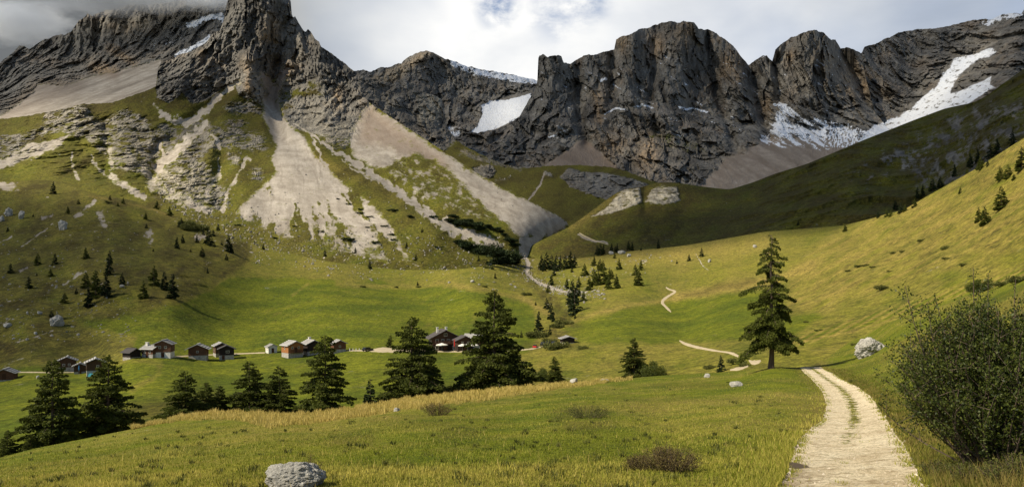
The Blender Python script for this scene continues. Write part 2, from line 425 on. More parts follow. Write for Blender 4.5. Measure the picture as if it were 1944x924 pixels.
# middle back ridge with the glacier patch
def paint_midback(px, py, P):
    M, T = Z4(px), Z3(px); x, y = warp(px, py, 4, 24)
    M[..., 0] = 1
    sn = poly(x, y, [(884, 256), (906, 240), (917, 217), (913, 200), (930, 191), (962, 189), (985, 184), (1008, 176), (1012, 212), (1000, 226), (965, 234), (940, 245), (912, 254)], 2)
    sn = np.maximum(sn, poly(x, y, [(846, 246), (850, 238), (874, 240), (872, 262), (856, 258)], 2) * (0.55 + 0.9 * fbm(px * 1.0 + py, py - px * .6, 0 * px, 9, 3)))
    nz = fbm(px, py * 2.2, 0 * px, 12, 4, 0.7, off=5)
    sn = np.maximum(sn, sstep(stroke(x, y, [(862, 122), (900, 136), (960, 146), (1030, 155)], 9) * 0.95 + nz * 0.9, 0.5, 0.75))
    M[..., 2] = sn
    T[..., 2] = 1.0 * poly(x, y, [(700, 150), (740, 132), (780, 118), (812, 92), (832, 100), (800, 112), (770, 140), (740, 160)], 6)
    M[..., 3] = 0.5 * T[..., 2]
    return M, T
def rel_midback(px, py, P, mk):
    s = 1 - 0.92 * sstep(poly(px, py, [(884, 256), (906, 240), (917, 217), (913, 200), (930, 191), (1008, 176), (1012, 212), (940, 245), (912, 254)], 5), 0, 1)
    return s * (rock_relief(P, 110, 75, 0.2, off=5) + ledges(P, 40, 6)) + 60 * stroke(px, py, [(800, 110), (790, 200)], 30) - 40 * stroke(px, py, [(835, 130), (830, 200)], 14)
midback = Sheet('mountain_ridge', 640, 1080, 2, 130,
    curve([(640, 330), (1080, 330)]),
    curve([(640, 150), (672, 134), (690, 132), (705, 137), (722, 127), (738, 128), (750, 122), (762, 120), (775, 108), (790, 101), (808, 96), (822, 99), (840, 110), (865, 118), (890, 127), (930, 134), (975, 142), (1018, 152), (1080, 158)]),
    [(660, 140, 2500), (720, 200, 2300), (820, 97, 2650), (820, 240, 2350), (950, 140, 2700), (950, 200, 2480), (900, 250, 2250), (1010, 180, 2480), (1018, 150, 2700), (660, 300, 2100), (1040, 310, 2000)],
    rel_midback, paint_midback, jag=(4, 16))

# right ridge with the snow couloir
SNOW_R = [(1628, 268), (1660, 240), (1694, 226), (1730, 206), (1752, 182), (1782, 160), (1790, 140), (1806, 128), (1808, 112), (1850, 102), (1884, 90), (1894, 98), (1880, 108), (1858, 112), (1828, 136), (1808, 165), (1805, 178),
          (1840, 165), (1872, 150), (1882, 144), (1880, 160), (1890, 166), (1862, 182), (1838, 200), (1800, 214), (1740, 240), (1690, 275), (1650, 290), (1620, 290)]
def paint_right(px, py, P):
    M, T = Z4(px), Z3(px); x, y = warp(px, py, 6, 26)
    M[..., 0] = 1
    nz = fbm(px + py, (py - px * .3) * 1.8, 0 * px, 14, 5, 0.7, off=5)
    sn = poly(x, y, SNOW_R, 3) * np.clip(0.78 + 1.2 * nz, 0, 1.2)
    sn = np.maximum(sn, sstep(stroke(x, y, [(1868, 44), (1900, 34), (1944, 26)], 9) * 0.8 + nz * 0.9, 0.55, 0.8))
    sn = np.maximum(sn, sstep(stroke(x, y, [(1690, 95), (1800, 60), (1900, 60)], 16) * 0.35 + nz, 0.78, 0.95))
    sn = np.maximum(sn, sstep(stroke(x, y, [(1760, 195), (1830, 100), (1860, 92)], 12) * 0.4 + nz, 0.7, 0.9))
    M[..., 2] = sn
    return M, T
def rel_right(px, py, P, mk):
    s = 1 - 0.9 * poly(px, py, SNOW_R, 8)
    return (s * (rock_relief(P, 130, 72, 0.3, off=9) + ledges(P, 35, 7)) - 70 * stroke(px, py, [(1640, 260), (1760, 190), (1850, 110)], 36)
            + 110 * stroke(px, py, [(1940, 40), (1920, 120), (1910, 190)], 30) + 50 * stroke(px, py, [(1700, 80), (1690, 160)], 22) + 45 * stroke(px, py, [(1780, 70), (1760, 140)], 18))
rightback = Sheet('mountain_ridge', 1560, 2360, 2, 150,
    curve([(1560, 330), (2360, 300)]),
    curve([(1560, 130), (1600, 110), (1636, 100), (1641, 88), (1660, 84), (1685, 72), (1700, 66), (1730, 57), (1770, 55), (1800, 50), (1835, 41), (1850, 37), (1880, 38), (1905, 27), (1925, 24), (1938, 26), (1944, 18), (1975, -10), (2100, -40), (2360, 20)]),
    [(1560, 120, 2300), (1640, 90, 2450), (1800, 50, 2600), (1640, 265, 1950), (1800, 200, 1950), (1890, 100, 2250), (1944, 20, 2450), (1944, 160, 1900), (1740, 160, 2320), (2200, 0, 2400), (2200, 200, 1700), (1560, 300, 1850)],
    rel_right, paint_right, jag=(4, 26))

# central rock massif
def paint_central(px, py, P):
    M, T = Z4(px), Z3(px); x, y = warp(px, py, 8, 34)
    M[..., 0] = 1
    cone = poly(x, y, [(1030, 318), (1075, 288), (1108, 262), (1125, 272), (1150, 298), (1178, 325)], 3)
    low = poly(x, y, [(1300, 372), (1330, 345), (1362, 322), (1378, 300), (1410, 290), (1440, 270), (1470, 262), (1520, 262), (1600, 262), (1660, 262), (1640, 330), (1500, 380)], 6)
    M[..., 1] = np.maximum(cone, low * 0.9); T[..., 2] = np.maximum(cone * 0.8, low * 0.5)
    # fresh snow streaks at the foot of the walls, running down the fall line
    a = np.clip((1650 - px) / 90, -0.8, 0.95)
    qx, qy = warp(px, py, 3, 14)
    un = (qx * 0.62 * a - qy) ; vn = qx + qy * 0.62 * a
    st = np.where(a > 0, fbm(un, vn * 0.13, 0 * px, 8, 5, 0.68, off=2), fbm(un, vn * 0.2, 0 * px, 8, 5, 0.68, off=2)) - 0.22 * sstep(py, 252, 290) + 0.10
    zone = poly(x, y, [(1458, 250), (1474, 215), (1484, 190), (1500, 205), (1520, 222), (1545, 226), (1590, 232), (1640, 248), (1700, 230), (1700, 262), (1650, 280), (1600, 288), (1540, 290), (1450, 285), (1436, 270)], 10)
    sn = 0.9 * sstep(zone * 0.55 + st * 1.3, 0.30, 0.80)
    sn = np.maximum(sn, poly(x, y, SNOW_R, 3))
    nz = fbm(px, py * 2.5, 0 * px, 10, 4, 0.7, off=3)
    for s_ in ([(1150, 216), (1168, 206), (1185, 208)], [(1205, 206), (1220, 202), (1240, 206)], [(1046, 258), (1078, 248)], [(1470, 196), (1492, 199)], [(1140, 155), (1150, 150)], [(1290, 205), (1340, 212)]):
        sn = np.maximum(sn, sstep(stroke(x, y, s_, 2.6) + nz * 0.5, 0.5, 0.8))
    M[..., 2] = sn
    w = 0.8 * stroke(x, y, [(1135, 180), (1140, 225)], 12)
    for c, r in (((1180, 80), 14), ((1385, 125), 18), ((1400, 140), 14), ((1610, 155), 20), ((1640, 168), 12), ((1300, 60), 14), ((1250, 85), 12), ((1230, 290), 26), ((1160, 275), 20), ((1500, 110), 12), ((1565, 120), 16), ((1460, 200), 16)):
        w = np.maximum(w, 0.75 * np.exp(-((x - c[0]) / r) ** 2 - ((y - c[1]) / (r * 1.6)) ** 2))
    T[..., 2] = np.maximum(T[..., 2], w)
    gr = poly(x, y, [(1180, 400), (1150, 330), (1240, 345), (1330, 352), (1400, 380), (1300, 420)], 8) * 0.0
    dg = poly(x, y, [(1215, 255), (1260, 240), (1320, 262), (1350, 285), (1300, 290), (1250, 280)], 12) * 0.55
    M[..., 0] = np.clip(M[..., 0] - dg * (0.6 + fbm(px, py * 3, 0 * px, 16, 4)), 0, 1)
    T[..., 1] = np.clip(0.55 + 1.6 * fbm(un, vn * 0.15, 0 * px, 14, 5, 0.65, off=8), 0, 1)
    return M, T
def rel_central(px, py, P, mk):
    soft = np.clip(1 - mk[0][..., 1] * 1.1, 0.06, 1)
    e = soft * (rock_relief(P, 150, 96, 0.2, off=11) + ledges(P, 42, 9))
    up = sstep(230 - py, 0, 30)
    # towers and couloirs
    for s_, w_, a_ in (([(1045, 110), (1050, 220)], 24, 70), ([(1135, 110), (1140, 200)], 24, 30), ([(1200, 70), (1195, 190)], 24, 90), ([(1290, 50), (1270, 200)], 36, 90), ([(1390, 110), (1400, 200)], 26, 60),
                       ([(1545, 60), (1550, 180)], 42, 130), ([(1230, 210), (1250, 320)], 60, 60), ([(1080, 240), (1060, 300)], 60, 30),
                       ([(1095, 110), (1100, 230), (1115, 270)], 10, -70), ([(1165, 90), (1160, 190)], 8, -50), ([(1340, 60), (1360, 170), (1390, 260)], 8, -60), ([(1421, 125), (1440, 200), (1460, 260)], 13, -110), ([(1472, 110), (1480, 190)], 8, -50), ([(1600, 92), (1640, 180), (1670, 230)], 12, -90),
                       ([(1240, 80), (1235, 200)], 6, -30)):
        e = e + a_ * stroke(px, py, s_, w_)
    # the big ledge half way up
    lx = curve([(1000, 215), (1110, 235), (1180, 206), (1300, 210), (1420, 240), (1700, 250)])(px)
    e = e + 45 * sstep(py - lx, -6, 10)
    return e
central = Sheet('rock_massif', 856, 1700, 2, 190,
    curve([(856, 330), (1000, 350), (1200, 400), (1700, 380)]),
    curve([(856, 272), (868, 262), (880, 252), (905, 252), (940, 246), (965, 236), (985, 222), (996, 205), (1004, 190), (1012, 178), (1017, 165), (1021, 150), (1020, 120), (1023, 107), (1032, 104), (1040, 108), (1048, 105), (1060, 106), (1066, 108), (1070, 118), (1082, 122), (1096, 112), (1108, 107), (1118, 103),
           (1126, 105), (1150, 98), (1166, 95), (1170, 74), (1180, 70), (1192, 67), (1210, 58), (1235, 51), (1258, 43), (1275, 41), (1290, 44), (1300, 41), (1318, 42), (1326, 55), (1345, 57), (1360, 64), (1378, 76), (1395, 91), (1410, 112), (1421, 124),
           (1432, 116), (1446, 107), (1456, 106), (1466, 116), (1472, 95), (1480, 86), (1500, 72), (1508, 70), (1522, 64), (1535, 58), (1548, 57), (1562, 62), (1578, 76), (1586, 76), (1596, 92), (1606, 90), (1622, 94), (1634, 102), (1644, 150), (1662, 215), (1700, 262)]),
    [(860, 270, 1800), (870, 320, 1600), (1020, 108, 2050), (1020, 250, 1850), (1050, 330, 1600), (1120, 260, 1780), (1120, 110, 2050), (1300, 42, 2150), (1300, 200, 1980), (1250, 330, 1650), (1545, 58, 2150), (1545, 215, 1980), (1500, 300, 1650), (1640, 110, 2200), (1640, 262, 1800), (1380, 350, 1550), (1690, 260, 1800), (1690, 370, 1500)],
    rel_central, paint_central, jag=(4, 15))

# green saddle and pale buttress between the scree and the central wall
def paint_saddle(px, py, P):
    M, T = Z4(px), Z3(px); x, y = warp(px, py, 8, 30)
    r = poly(x, y, [(600, 60), (672, 120), (760, 150), (850, 170), (866, 262), (830, 300), (770, 280), (640, 260)], 8)
    r = np.maximum(r, poly(x, y, [(1064, 336), (1078, 320), (1120, 326), (1190, 336), (1235, 352), (1200, 372), (1150, 378), (1115, 368), (1082, 352)], 3))
    r = np.maximum(r, poly(x, y, [(897, 318), (915, 311), (936, 314), (941, 326), (928, 338), (908, 332)], 2))
    r = np.maximum(r, 0.6 * stroke(x, y, [(880, 290), (930, 305), (985, 318)], 8))
    r = np.maximum(r, 0.9 * stroke(x, y, [(1038, 330), (1045, 332)], 5))
    M[..., 0] = r
    M[..., 3] = 0.45 * poly(x, y, [(790, 180), (840, 182), (842, 225), (800, 235)], 8) + 0.15 * (r * (px > 890))
    M[..., 1] = 0.9 * sstep(stroke(x, y, [(1000, 380), (1018, 360), (1030, 342), (1034, 330)], 2.2), .3, .7) + 0.4 * stroke(x, y, [(940, 342), (960, 340)], 5)
    T[..., 0] = 0.42 + 0.2 * fbm(px, py, 0 * px, 60, 4); T[..., 1] = 0.62 + 0.8 * np.clip(fbm(px + py, py, 0 * px, 40, 5), -.4, 1)
    return M, T
saddle = Sheet('saddle_hill', 600, 1330, 2, 130,
    curve([(600, 330), (800, 420), (1000, 470), (1330, 470)]),
    curve([(600, 120), (650, 116), (665, 130), (672, 135), (700, 148), (740, 158), (762, 166), (800, 174), (830, 183), (841, 190), (842, 225), (850, 242), (862, 264), (890, 282), (930, 301), (960, 313), (1000, 319), (1040, 315), (1100, 313), (1150, 316), (1180, 322), (1240, 344), (1330, 372)]),
    [(600, 130, 1500), (670, 135, 1550), (840, 190, 1620), (850, 275, 1450), (760, 250, 1420), (1000, 320, 1480), (1150, 320, 1430), (1100, 390, 1150), (900, 350, 1200), (1000, 410, 1050), (1200, 400, 1100), (700, 300, 1250), (1300, 380, 1250), (1300, 460, 1000)],
    lambda px, py, P, mk: (0.06 + mk[0][..., 0]) * (rock_relief(P, 70, 36, 0.35, off=21) + ledges(P, 25, 6)) + 7 * fbm(P[..., 0], P[..., 1], P[..., 2], 120, 5, off=3),
    paint_saddle, jag=(3, 16))

# ---- left massif with the tower, scree fans and banded foothills -----
FAN1 = [(502, 186), (526, 186), (534, 214), (548, 236), (576, 262), (598, 296), (630, 328), (668, 360), (705, 388), (735, 420), (770, 446), (800, 470), (790, 492), (740, 505), (690, 488), (640, 478), (590, 466), (530, 446), (478, 424), (446, 404),
        (462, 386), (484, 366), (508, 344), (522, 330), (516, 300), (524, 284), (520, 262), (508, 240), (500, 216)]
FAN2 = [(688, 204), (700, 194), (716, 204), (752, 230), (800, 262), (850, 294), (905, 330), (955, 358), (1010, 386), (1056, 408), (1084, 426), (1062, 440), (1020, 452), (990, 452), (968, 430), (930, 402), (892, 366), (860, 336), (826, 308), (790, 292), (762, 300), (735, 318), (700, 320), (668, 292), (660, 262), (672, 244)]
def paint_left(px, py, P):
    M, T = Z4(px), Z3(px); x, y = warp(px, py, 7, 34); x2, y2 = warp(px, py, 12, 20, 3.0)
    nz = fbm(px, py, 0 * px, 14, 5, 0.65, off=6)
    nb = fbm(px * 0.35, py * 1.5, 0 * px, 7, 5, 0.65, off=4)
    up = poly(x, y, [(296, -80), (298, 184), (322, 196), (346, 176), (368, 196), (392, 190), (424, 166), (446, 158), (456, 182), (484, 192), (504, 192), (528, 196), (528, 214), (548, 240), (590, 254), (640, 258), (676, 268), (690, 236), (712, 204), (712, -80)], 4)
    bands = poly(x, y, [(85, 214), (120, 202), (165, 202), (182, 232), (205, 222), (240, 206), (300, 236), (345, 240), (378, 214), (402, 232), (412, 270), (388, 300), (404, 340), (432, 356), (440, 392), (400, 402), (352, 388), (300, 352), (272, 332), (215, 318), (200, 296), (160, 262), (110, 252), (64, 262), (40, 292), (-40, 312), (-40, 262), (50, 250), (78, 240)], 6)
    bands = bands * np.clip(0.60 + nb * 1.4 + nz * 0.7, 0, 1)
    b2 = 0
    for c, rx, ry in (((470, 205), 45, 14), ((430, 262), 46, 24), ((478, 270), 30, 20), ((446, 236), 26, 10), ((488, 330), 14, 16), ((640, 268), 40, 14), ((445, 300), 14, 14), ((350, 345), 60, 34), ((560, 262), 20, 8), ((640, 250), 40, 16), ((120, 400), 0.1, 0.1)):
        b2 = np.maximum(b2, np.exp(-((x - c[0]) / rx) ** 4 - ((y - c[1]) / ry) ** 4))
    b2 = b2 * np.clip(0.62 + nb * 1.6, 0, 1)
    rock = np.maximum(np.maximum(up, bands), b2)
    # turf on the right-hand buttress and ledges
    for c, rx, ry in (((596, 160), 22, 12), ((545, 200), 16, 20), ((560, 178), 22, 9), ((600, 178), 26, 8)):
        rock = rock - 0.8 * np.exp(-((x2 - c[0]) / rx) ** 2 - ((y2 - c[1]) / ry) ** 2) * (0.7 + nz)
    rock = np.clip(rock, 0, 1)
    sc = poly(x2 * .5 + x * .5, y2 * .5 + y * .5, FAN1, 9)
    st = fbm((x2 - 520) / np.maximum(y2 - 100, 40) * 300, y2 * 0.22, 0 * px, 30, 5, 0.62, off=1)       # green tongues radiating down the fan
    lowfan = sstep(py, 300, 330)
    sc = sc * (1 - 0.18 * lowfan) * (1 + 0.15 * nz)
    sc = np.clip(sc - lowfan * sc * sstep(st + 0.3 * nz + 0.14 * sstep(py, 390, 480), 0.02, 0.30), 0, 1)
    f2 = poly(x2, y2, FAN2, 10) * np.clip(0.92 + 0.4 * nz - 0.12 * sstep(380 - py, 0, 60), 0, 1)
    mot = poly(x, y, [(716, 300), (742, 318), (770, 300), (800, 292), (850, 330), (905, 380), (950, 425), (900, 420), (840, 395), (780, 370), (735, 340)], 8)
    sc = sc * (1 - 0.42 * sstep(py + 18 * nz, 400, 500))
    sc = np.maximum(sc, f2)
    sc = np.maximum(sc, mot * (0.30 + 1.1 * nz))
    for s_, a, b in (([(452, 156), (424, 176), (396, 204), (352, 236)], 5, 9), ([(560, 236), (640, 290), (700, 326), (742, 352), (800, 398), (860, 436), (940, 462)], 3, 12), ([(500, 150), (520, 172), (512, 190)], 10, 12), ([(545, 130), (530, 160), (522, 190)], 8, 8),
                     ([(278, 328), (292, 352), (330, 372), (392, 396)], 10, 12), ([(138, 288), (136, 316), (148, 338)], 3, 3), ([(470, 300), (452, 330), (430, 370), (422, 398)], 3, 4), ([(414, 300), (416, 330), (396, 356), (388, 378)], 3, 8), ([(172, 298), (200, 330), (240, 360)], 3, 4), ([(210, 330), (236, 352), (270, 372)], 4, 8),
                     ([(388, 238), (360, 262), (320, 300), (300, 318)], 7, 12), ([(304, 270), (312, 300)], 5, 8), ([(640, 300), (690, 330), (720, 345)], 2, 4), ([(590, 262), (612, 300), (622, 324)], 2, 3), ([(295, 195), (318, 226)], 2, 4), ([(305, 218), (345, 232)], 7, 8),
                     ([(400, 256), (420, 280)], 3, 5), ([(196, 262), (210, 290), (210, 320)], 6, 5)):
        sc = np.maximum(sc, (0.80 if s_[0][1] < 280 and s_[0][0] > 300 else 0.62) * sstep(stroke(x2, y2, s_, a * 1.4, b * 1.4) + nz * 0.9, 0.35, 0.9))
    sc = np.maximum(sc, 0.70 * poly(x2, y2, [(-420, 400), (-420, 330), (-40, 318), (20, 292), (60, 272), (104, 264), (140, 252), (118, 276), (70, 296), (20, 316), (-40, 336)], 4))
    # boulder field at the foot
    bf = poly(x, y, [(300, 366), (380, 385), (440, 410), (520, 440), (640, 470), (760, 490), (860, 500), (960, 480), (1000, 470), (985, 520), (800, 530), (620, 500), (450, 470), (340, 410)], 14)
    sc = np.maximum(sc, bf * sstep(fbm(px * 0.8, py * 1.6, 0 * px, 5, 3, 0.7, off=2), 0.16, 0.36) * 0.9)
    sc = np.maximum(sc, poly(x, y, [(985, 452), (1010, 448), (1040, 440), (1012, 470), (1000, 492), (985, 480)], 3))
    M[..., 0] = rock * (1 - np.clip(sc, 0, 1)); M[..., 1] = sc
    M[..., 3] = np.clip(bands * sstep(330 - px, -40, 60) * 0.55 + 0.5 * b2 * (py > 235) + 0.45 * np.exp(-((px - 345) / 70) ** 2 - ((py - 350) / 40) ** 2) + 0.25 * np.exp(-((px - 600) / 60) ** 2 - ((py - 225) / 40) ** 2), 0, 1)
    w = 0
    for c, rx, ry in (((518, 55), 12, 26), ((505, 70), 12, 14), ((384, 105), 7, 12), ((470, 125), 12, 18), ((470, 160), 8, 20), ((640, 185), 8, 24)):
        w = np.maximum(w, 1.0 * np.exp(-((x - c[0]) / rx) ** 2 - ((y - c[1]) / ry) ** 2))
    red = np.maximum(poly(x, y, [(500, 110), (560, 100), (570, 130), (540, 170), (526, 200), (500, 190), (490, 150)], 10) * 0.9, 0.75 * poly(x, y, [(690, 190), (760, 240), (860, 310), (840, 330), (740, 280), (680, 270)], 14))
    T[..., 2] = np.maximum(w, red * np.clip(sc + 0.4, 0, 1))
    T[..., 0] = 0.36 + 0.25 * fbm(px, py, 0 * px, 60, 4) + 0.35 * stroke(x, y, [(600, 300), (700, 345), (760, 380)], 12)
    T[..., 1] = np.clip(0.58 + 1.0 * fbm(px + py, py, 0 * px, 50, 5, off=2) + 0.3 * sstep(260 - py, 0, 60), 0, 1)
    fs = fbm((x2 - 520) / np.maximum(y2 - 100, 40) * 300, y2 * 0.12, 0 * px, 9, 5, 0.65, off=7)
    f2s = fbm(x2 * 0.55 + y2 * 0.0, (y2 - 0.62 * x2) * 1.0, 0 * px, 9, 5, 0.65, off=9) * 1.0
    scd = np.where(px < 655, 0.16 + 1.1 * fs + 0.35 * sstep(py, 380, 480), 0.22 + 1.2 * f2s)
    T[..., 1] = np.where(sc > 0.3, np.clip(scd + 0.25 * nz, 0, 1), T[..., 1])
    return M, T
def rel_left(px, py, P, mk):
    x, y, z = P[..., 0], P[..., 1], P[..., 2]
    rk = mk[0][..., 0]; scr = np.clip(mk[0][..., 1], 0, 1)
    rk = rk * 1.0
    hi = sstep(290 - py, 0, 110)
    e = rk * hi * rock_relief(P, 48, 34, 0.2, off=31) + rk * (1 - hi) * rock_relief(P, 40, 15, 0.7, off=33) + rk * ledges(P, 12, 5, 2)
    e = e + (1 - scr) * (6 * fbm(x, y, z, 90, 6, 0.5, kind='b', zs=0.3, off=6) + 1.2 * fbm(x, y, z, 9, 4, 0.6))
    e = e + scr * (0.5 * fbm(x, y, z, 6, 4, 0.7) + 1.0 * fbm(x, y, z, 30, 3))
    for s_, a, b, h in (([(478, -20), (478, 140)], 40, 40, 50), ([(430, 40), (400, 110), (345, 150)], 24, 26, 34), ([(467, 110), (474, 175)], 14, 10, 26), ([(470, 110), (486, 188)], 13, 12, 18),
                        ([(524, 120), (514, 190), (520, 220), (530, 260)], 12, 16, -34), ([(600, 90), (614, 180), (620, 250)], 38, 38, 42), ([(545, 10), (560, 60), (580, 100)], 10, 12, 16),
                        ([(452, 158), (424, 178), (396, 204), (330, 250), (300, 320)], 9, 18, -22), ([(448, 170), (420, 232), (402, 300)], 18, 22, 20), ([(394, 214), (404, 262), (395, 300)], 10, 12, 16),
                        ([(300, 140), (330, 170)], 26, 20, 20), ([(150, 205), (128, 250), (118, 300)], 22, 30, 16), ([(155, 205), (190, 260)], 12, 14, 14), ([(200, 230), (204, 330)], 10, 16, -18), ([(235, 270), (250, 330)], 22, 24, 18),
                        ([(300, 270), (290, 340)], 9, 12, -16), ([(345, 290), (352, 360)], 36, 44, 18), ([(440, 240), (455, 330), (470, 400)], 20, 30, 12), ([(420, 300), (410, 380)], 8, 10, -8),
                        ([(560, 250), (640, 310), (740, 390), (830, 440)], 16, 26, 15), ([(540, 330), (570, 400), (600, 460)], 50, 90, 10), ([(660, 290), (760, 360), (860, 430), (950, 470)], 10, 16, -9), ([(730, 320), (830, 380), (900, 425)], 14, 20, 8),
                        ([(690, 205), (740, 250), (820, 300)], 12, 16, -10), ([(660, 140), (690, 195)], 14, 12, 20)):
        e = e + h * stroke(px, py, s_, a, b)
    # folded ravines in the banded slope
    bz = poly(px, py, [(60, 215), (300, 215), (400, 250), (440, 400), (300, 380), (120, 330), (0, 330)], 30)
    e = e + bz * 26 * fbm(x + 0.5 * z, y, z * 0.3, 60, 4, 0.5, kind='b', off=8)
    return e
left = Sheet('rocky_mountain', -420, 1090, 2, 300,
    curve([(-420, 430), (0, 430), (200, 450), (430, 500), (620, 540), (1000, 560), (1112, 560)]),
    curve([(-420, 250), (-100, 232), (0, 226), (60, 219), (120, 207), (155, 198), (180, 197), (215, 194), (250, 182), (280, 172), (297, 164), (299, 130), (306, 118), (330, 112), (345, 102), (362, 100), (376, 90), (390, 84), (402, 66), (418, 58), (425, 36), (430, 10), (436, -8), (450, -26), (470, -34), (500, -38), (530, -24), (546, -10), (552, 4), (553, 26),
           (557, 34), (560, 31), (565, 40), (571, 50), (577, 60), (581, 62), (585, 56), (590, 60), (598, 74), (606, 79), (609, 88), (620, 95), (630, 102), (640, 110), (650, 117), (660, 125), (668, 136), (676, 152), (686, 170), (696, 190), (712, 203), (752, 229), (800, 260), (850, 292), (905, 328), (955, 356), (1010, 384), (1056, 406), (1076, 421), (1086, 444), (1098, 480), (1112, 500)]),
    [(-400, 260, 1150), (-400, 420, 700), (0, 228, 1060), (0, 300, 880), (0, 420, 640), (150, 200, 1080), (150, 300, 880), (200, 380, 700), (300, 170, 1120), (300, 300, 900), (400, 420, 690), (400, 300, 900), (400, 190, 1110), (440, 60, 1260), (490, -35, 1300), (490, 120, 1240), (550, 0, 1300), (510, 200, 1140),
     (550, 300, 940), (600, 450, 690), (650, 118, 1280), (600, 240, 1110), (700, 200, 1180), (760, 300, 950), (850, 420, 770), (950, 358, 930), (1080, 426, 960), (1060, 480, 930), (985, 455, 800), (900, 500, 700), (1100, 550, 900), (980, 520, 740), (430, 495, 600), (620, 535, 580)],
    rel_left, paint_left, jag=(2.5, 14))

# ---- shaded spur on the right ---------------------------------------
def paint_spur(px, py, P):
    M, T = Z4(px), Z3(px); x, y = warp(px, py, 8, 34)
    nz = fbm(px, py, 0 * px, 22, 5, 0.65, off=6); nb = fbm(px * .3, py * 1.4, 0 * px, 5, 3, 0.6, off=4)
    k1 = poly(x, y, [(1118, 412), (1150, 396), (1172, 372), (1186, 358), (1214, 356), (1222, 384), (1195, 396), (1160, 404)], 3)
    k2 = poly(x, y, [(1226, 384), (1236, 358), (1250, 352), (1286, 354), (1291, 384), (1260, 390)], 3)
    kk = np.maximum(k1, k2)
    r = kk * np.clip(0.75 + 0.9 * nb, 0, 1)
    far = poly(x, y, [(1700, 300), (1760, 250), (1800, 215), (1900, 190), (1960, 180), (2360, 100), (2360, 300), (1860, 330), (1760, 380)], 20)
    mid = poly(x, y, [(1600, 330), (1680, 270), (1760, 240), (1700, 330), (1640, 370)], 20)
    r = np.maximum(r, np.clip(far * (0.36 + 1.5 * nz) + mid * (0.15 + 1.3 * nz), 0, 0.85))
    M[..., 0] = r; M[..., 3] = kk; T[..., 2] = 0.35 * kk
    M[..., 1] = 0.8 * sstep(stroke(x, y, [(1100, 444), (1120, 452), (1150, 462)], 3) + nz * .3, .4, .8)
    T[..., 0] = 0.30 + 0.3 * fbm(px, py, 0 * px, 60, 4) + 0.5 * stroke(px, py, [(1085, 432), (1150, 385), (1190, 360)], 9)
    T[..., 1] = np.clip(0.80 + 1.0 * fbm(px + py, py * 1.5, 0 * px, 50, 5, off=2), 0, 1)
    return M, T
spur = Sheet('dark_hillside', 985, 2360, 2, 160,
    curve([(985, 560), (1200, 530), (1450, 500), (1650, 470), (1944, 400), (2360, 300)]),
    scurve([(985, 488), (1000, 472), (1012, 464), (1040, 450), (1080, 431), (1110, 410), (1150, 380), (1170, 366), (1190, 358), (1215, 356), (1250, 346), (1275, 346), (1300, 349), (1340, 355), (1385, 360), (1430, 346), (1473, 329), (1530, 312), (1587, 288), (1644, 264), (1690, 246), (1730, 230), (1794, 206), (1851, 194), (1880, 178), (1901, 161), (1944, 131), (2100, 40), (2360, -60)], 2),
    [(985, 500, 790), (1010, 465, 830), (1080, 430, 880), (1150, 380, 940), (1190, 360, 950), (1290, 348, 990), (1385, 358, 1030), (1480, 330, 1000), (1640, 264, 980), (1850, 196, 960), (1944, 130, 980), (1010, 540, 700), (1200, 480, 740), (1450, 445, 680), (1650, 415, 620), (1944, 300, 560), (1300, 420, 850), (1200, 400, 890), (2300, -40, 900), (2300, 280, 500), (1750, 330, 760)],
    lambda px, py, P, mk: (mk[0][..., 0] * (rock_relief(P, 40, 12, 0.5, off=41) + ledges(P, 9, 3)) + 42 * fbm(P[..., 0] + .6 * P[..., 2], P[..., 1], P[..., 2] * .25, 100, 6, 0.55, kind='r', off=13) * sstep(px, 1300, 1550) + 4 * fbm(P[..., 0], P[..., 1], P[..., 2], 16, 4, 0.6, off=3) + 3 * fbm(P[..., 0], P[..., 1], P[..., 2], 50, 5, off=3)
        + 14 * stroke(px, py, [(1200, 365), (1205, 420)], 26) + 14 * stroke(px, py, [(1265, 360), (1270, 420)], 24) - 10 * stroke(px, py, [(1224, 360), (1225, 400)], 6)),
    paint_spur, smooth=True)

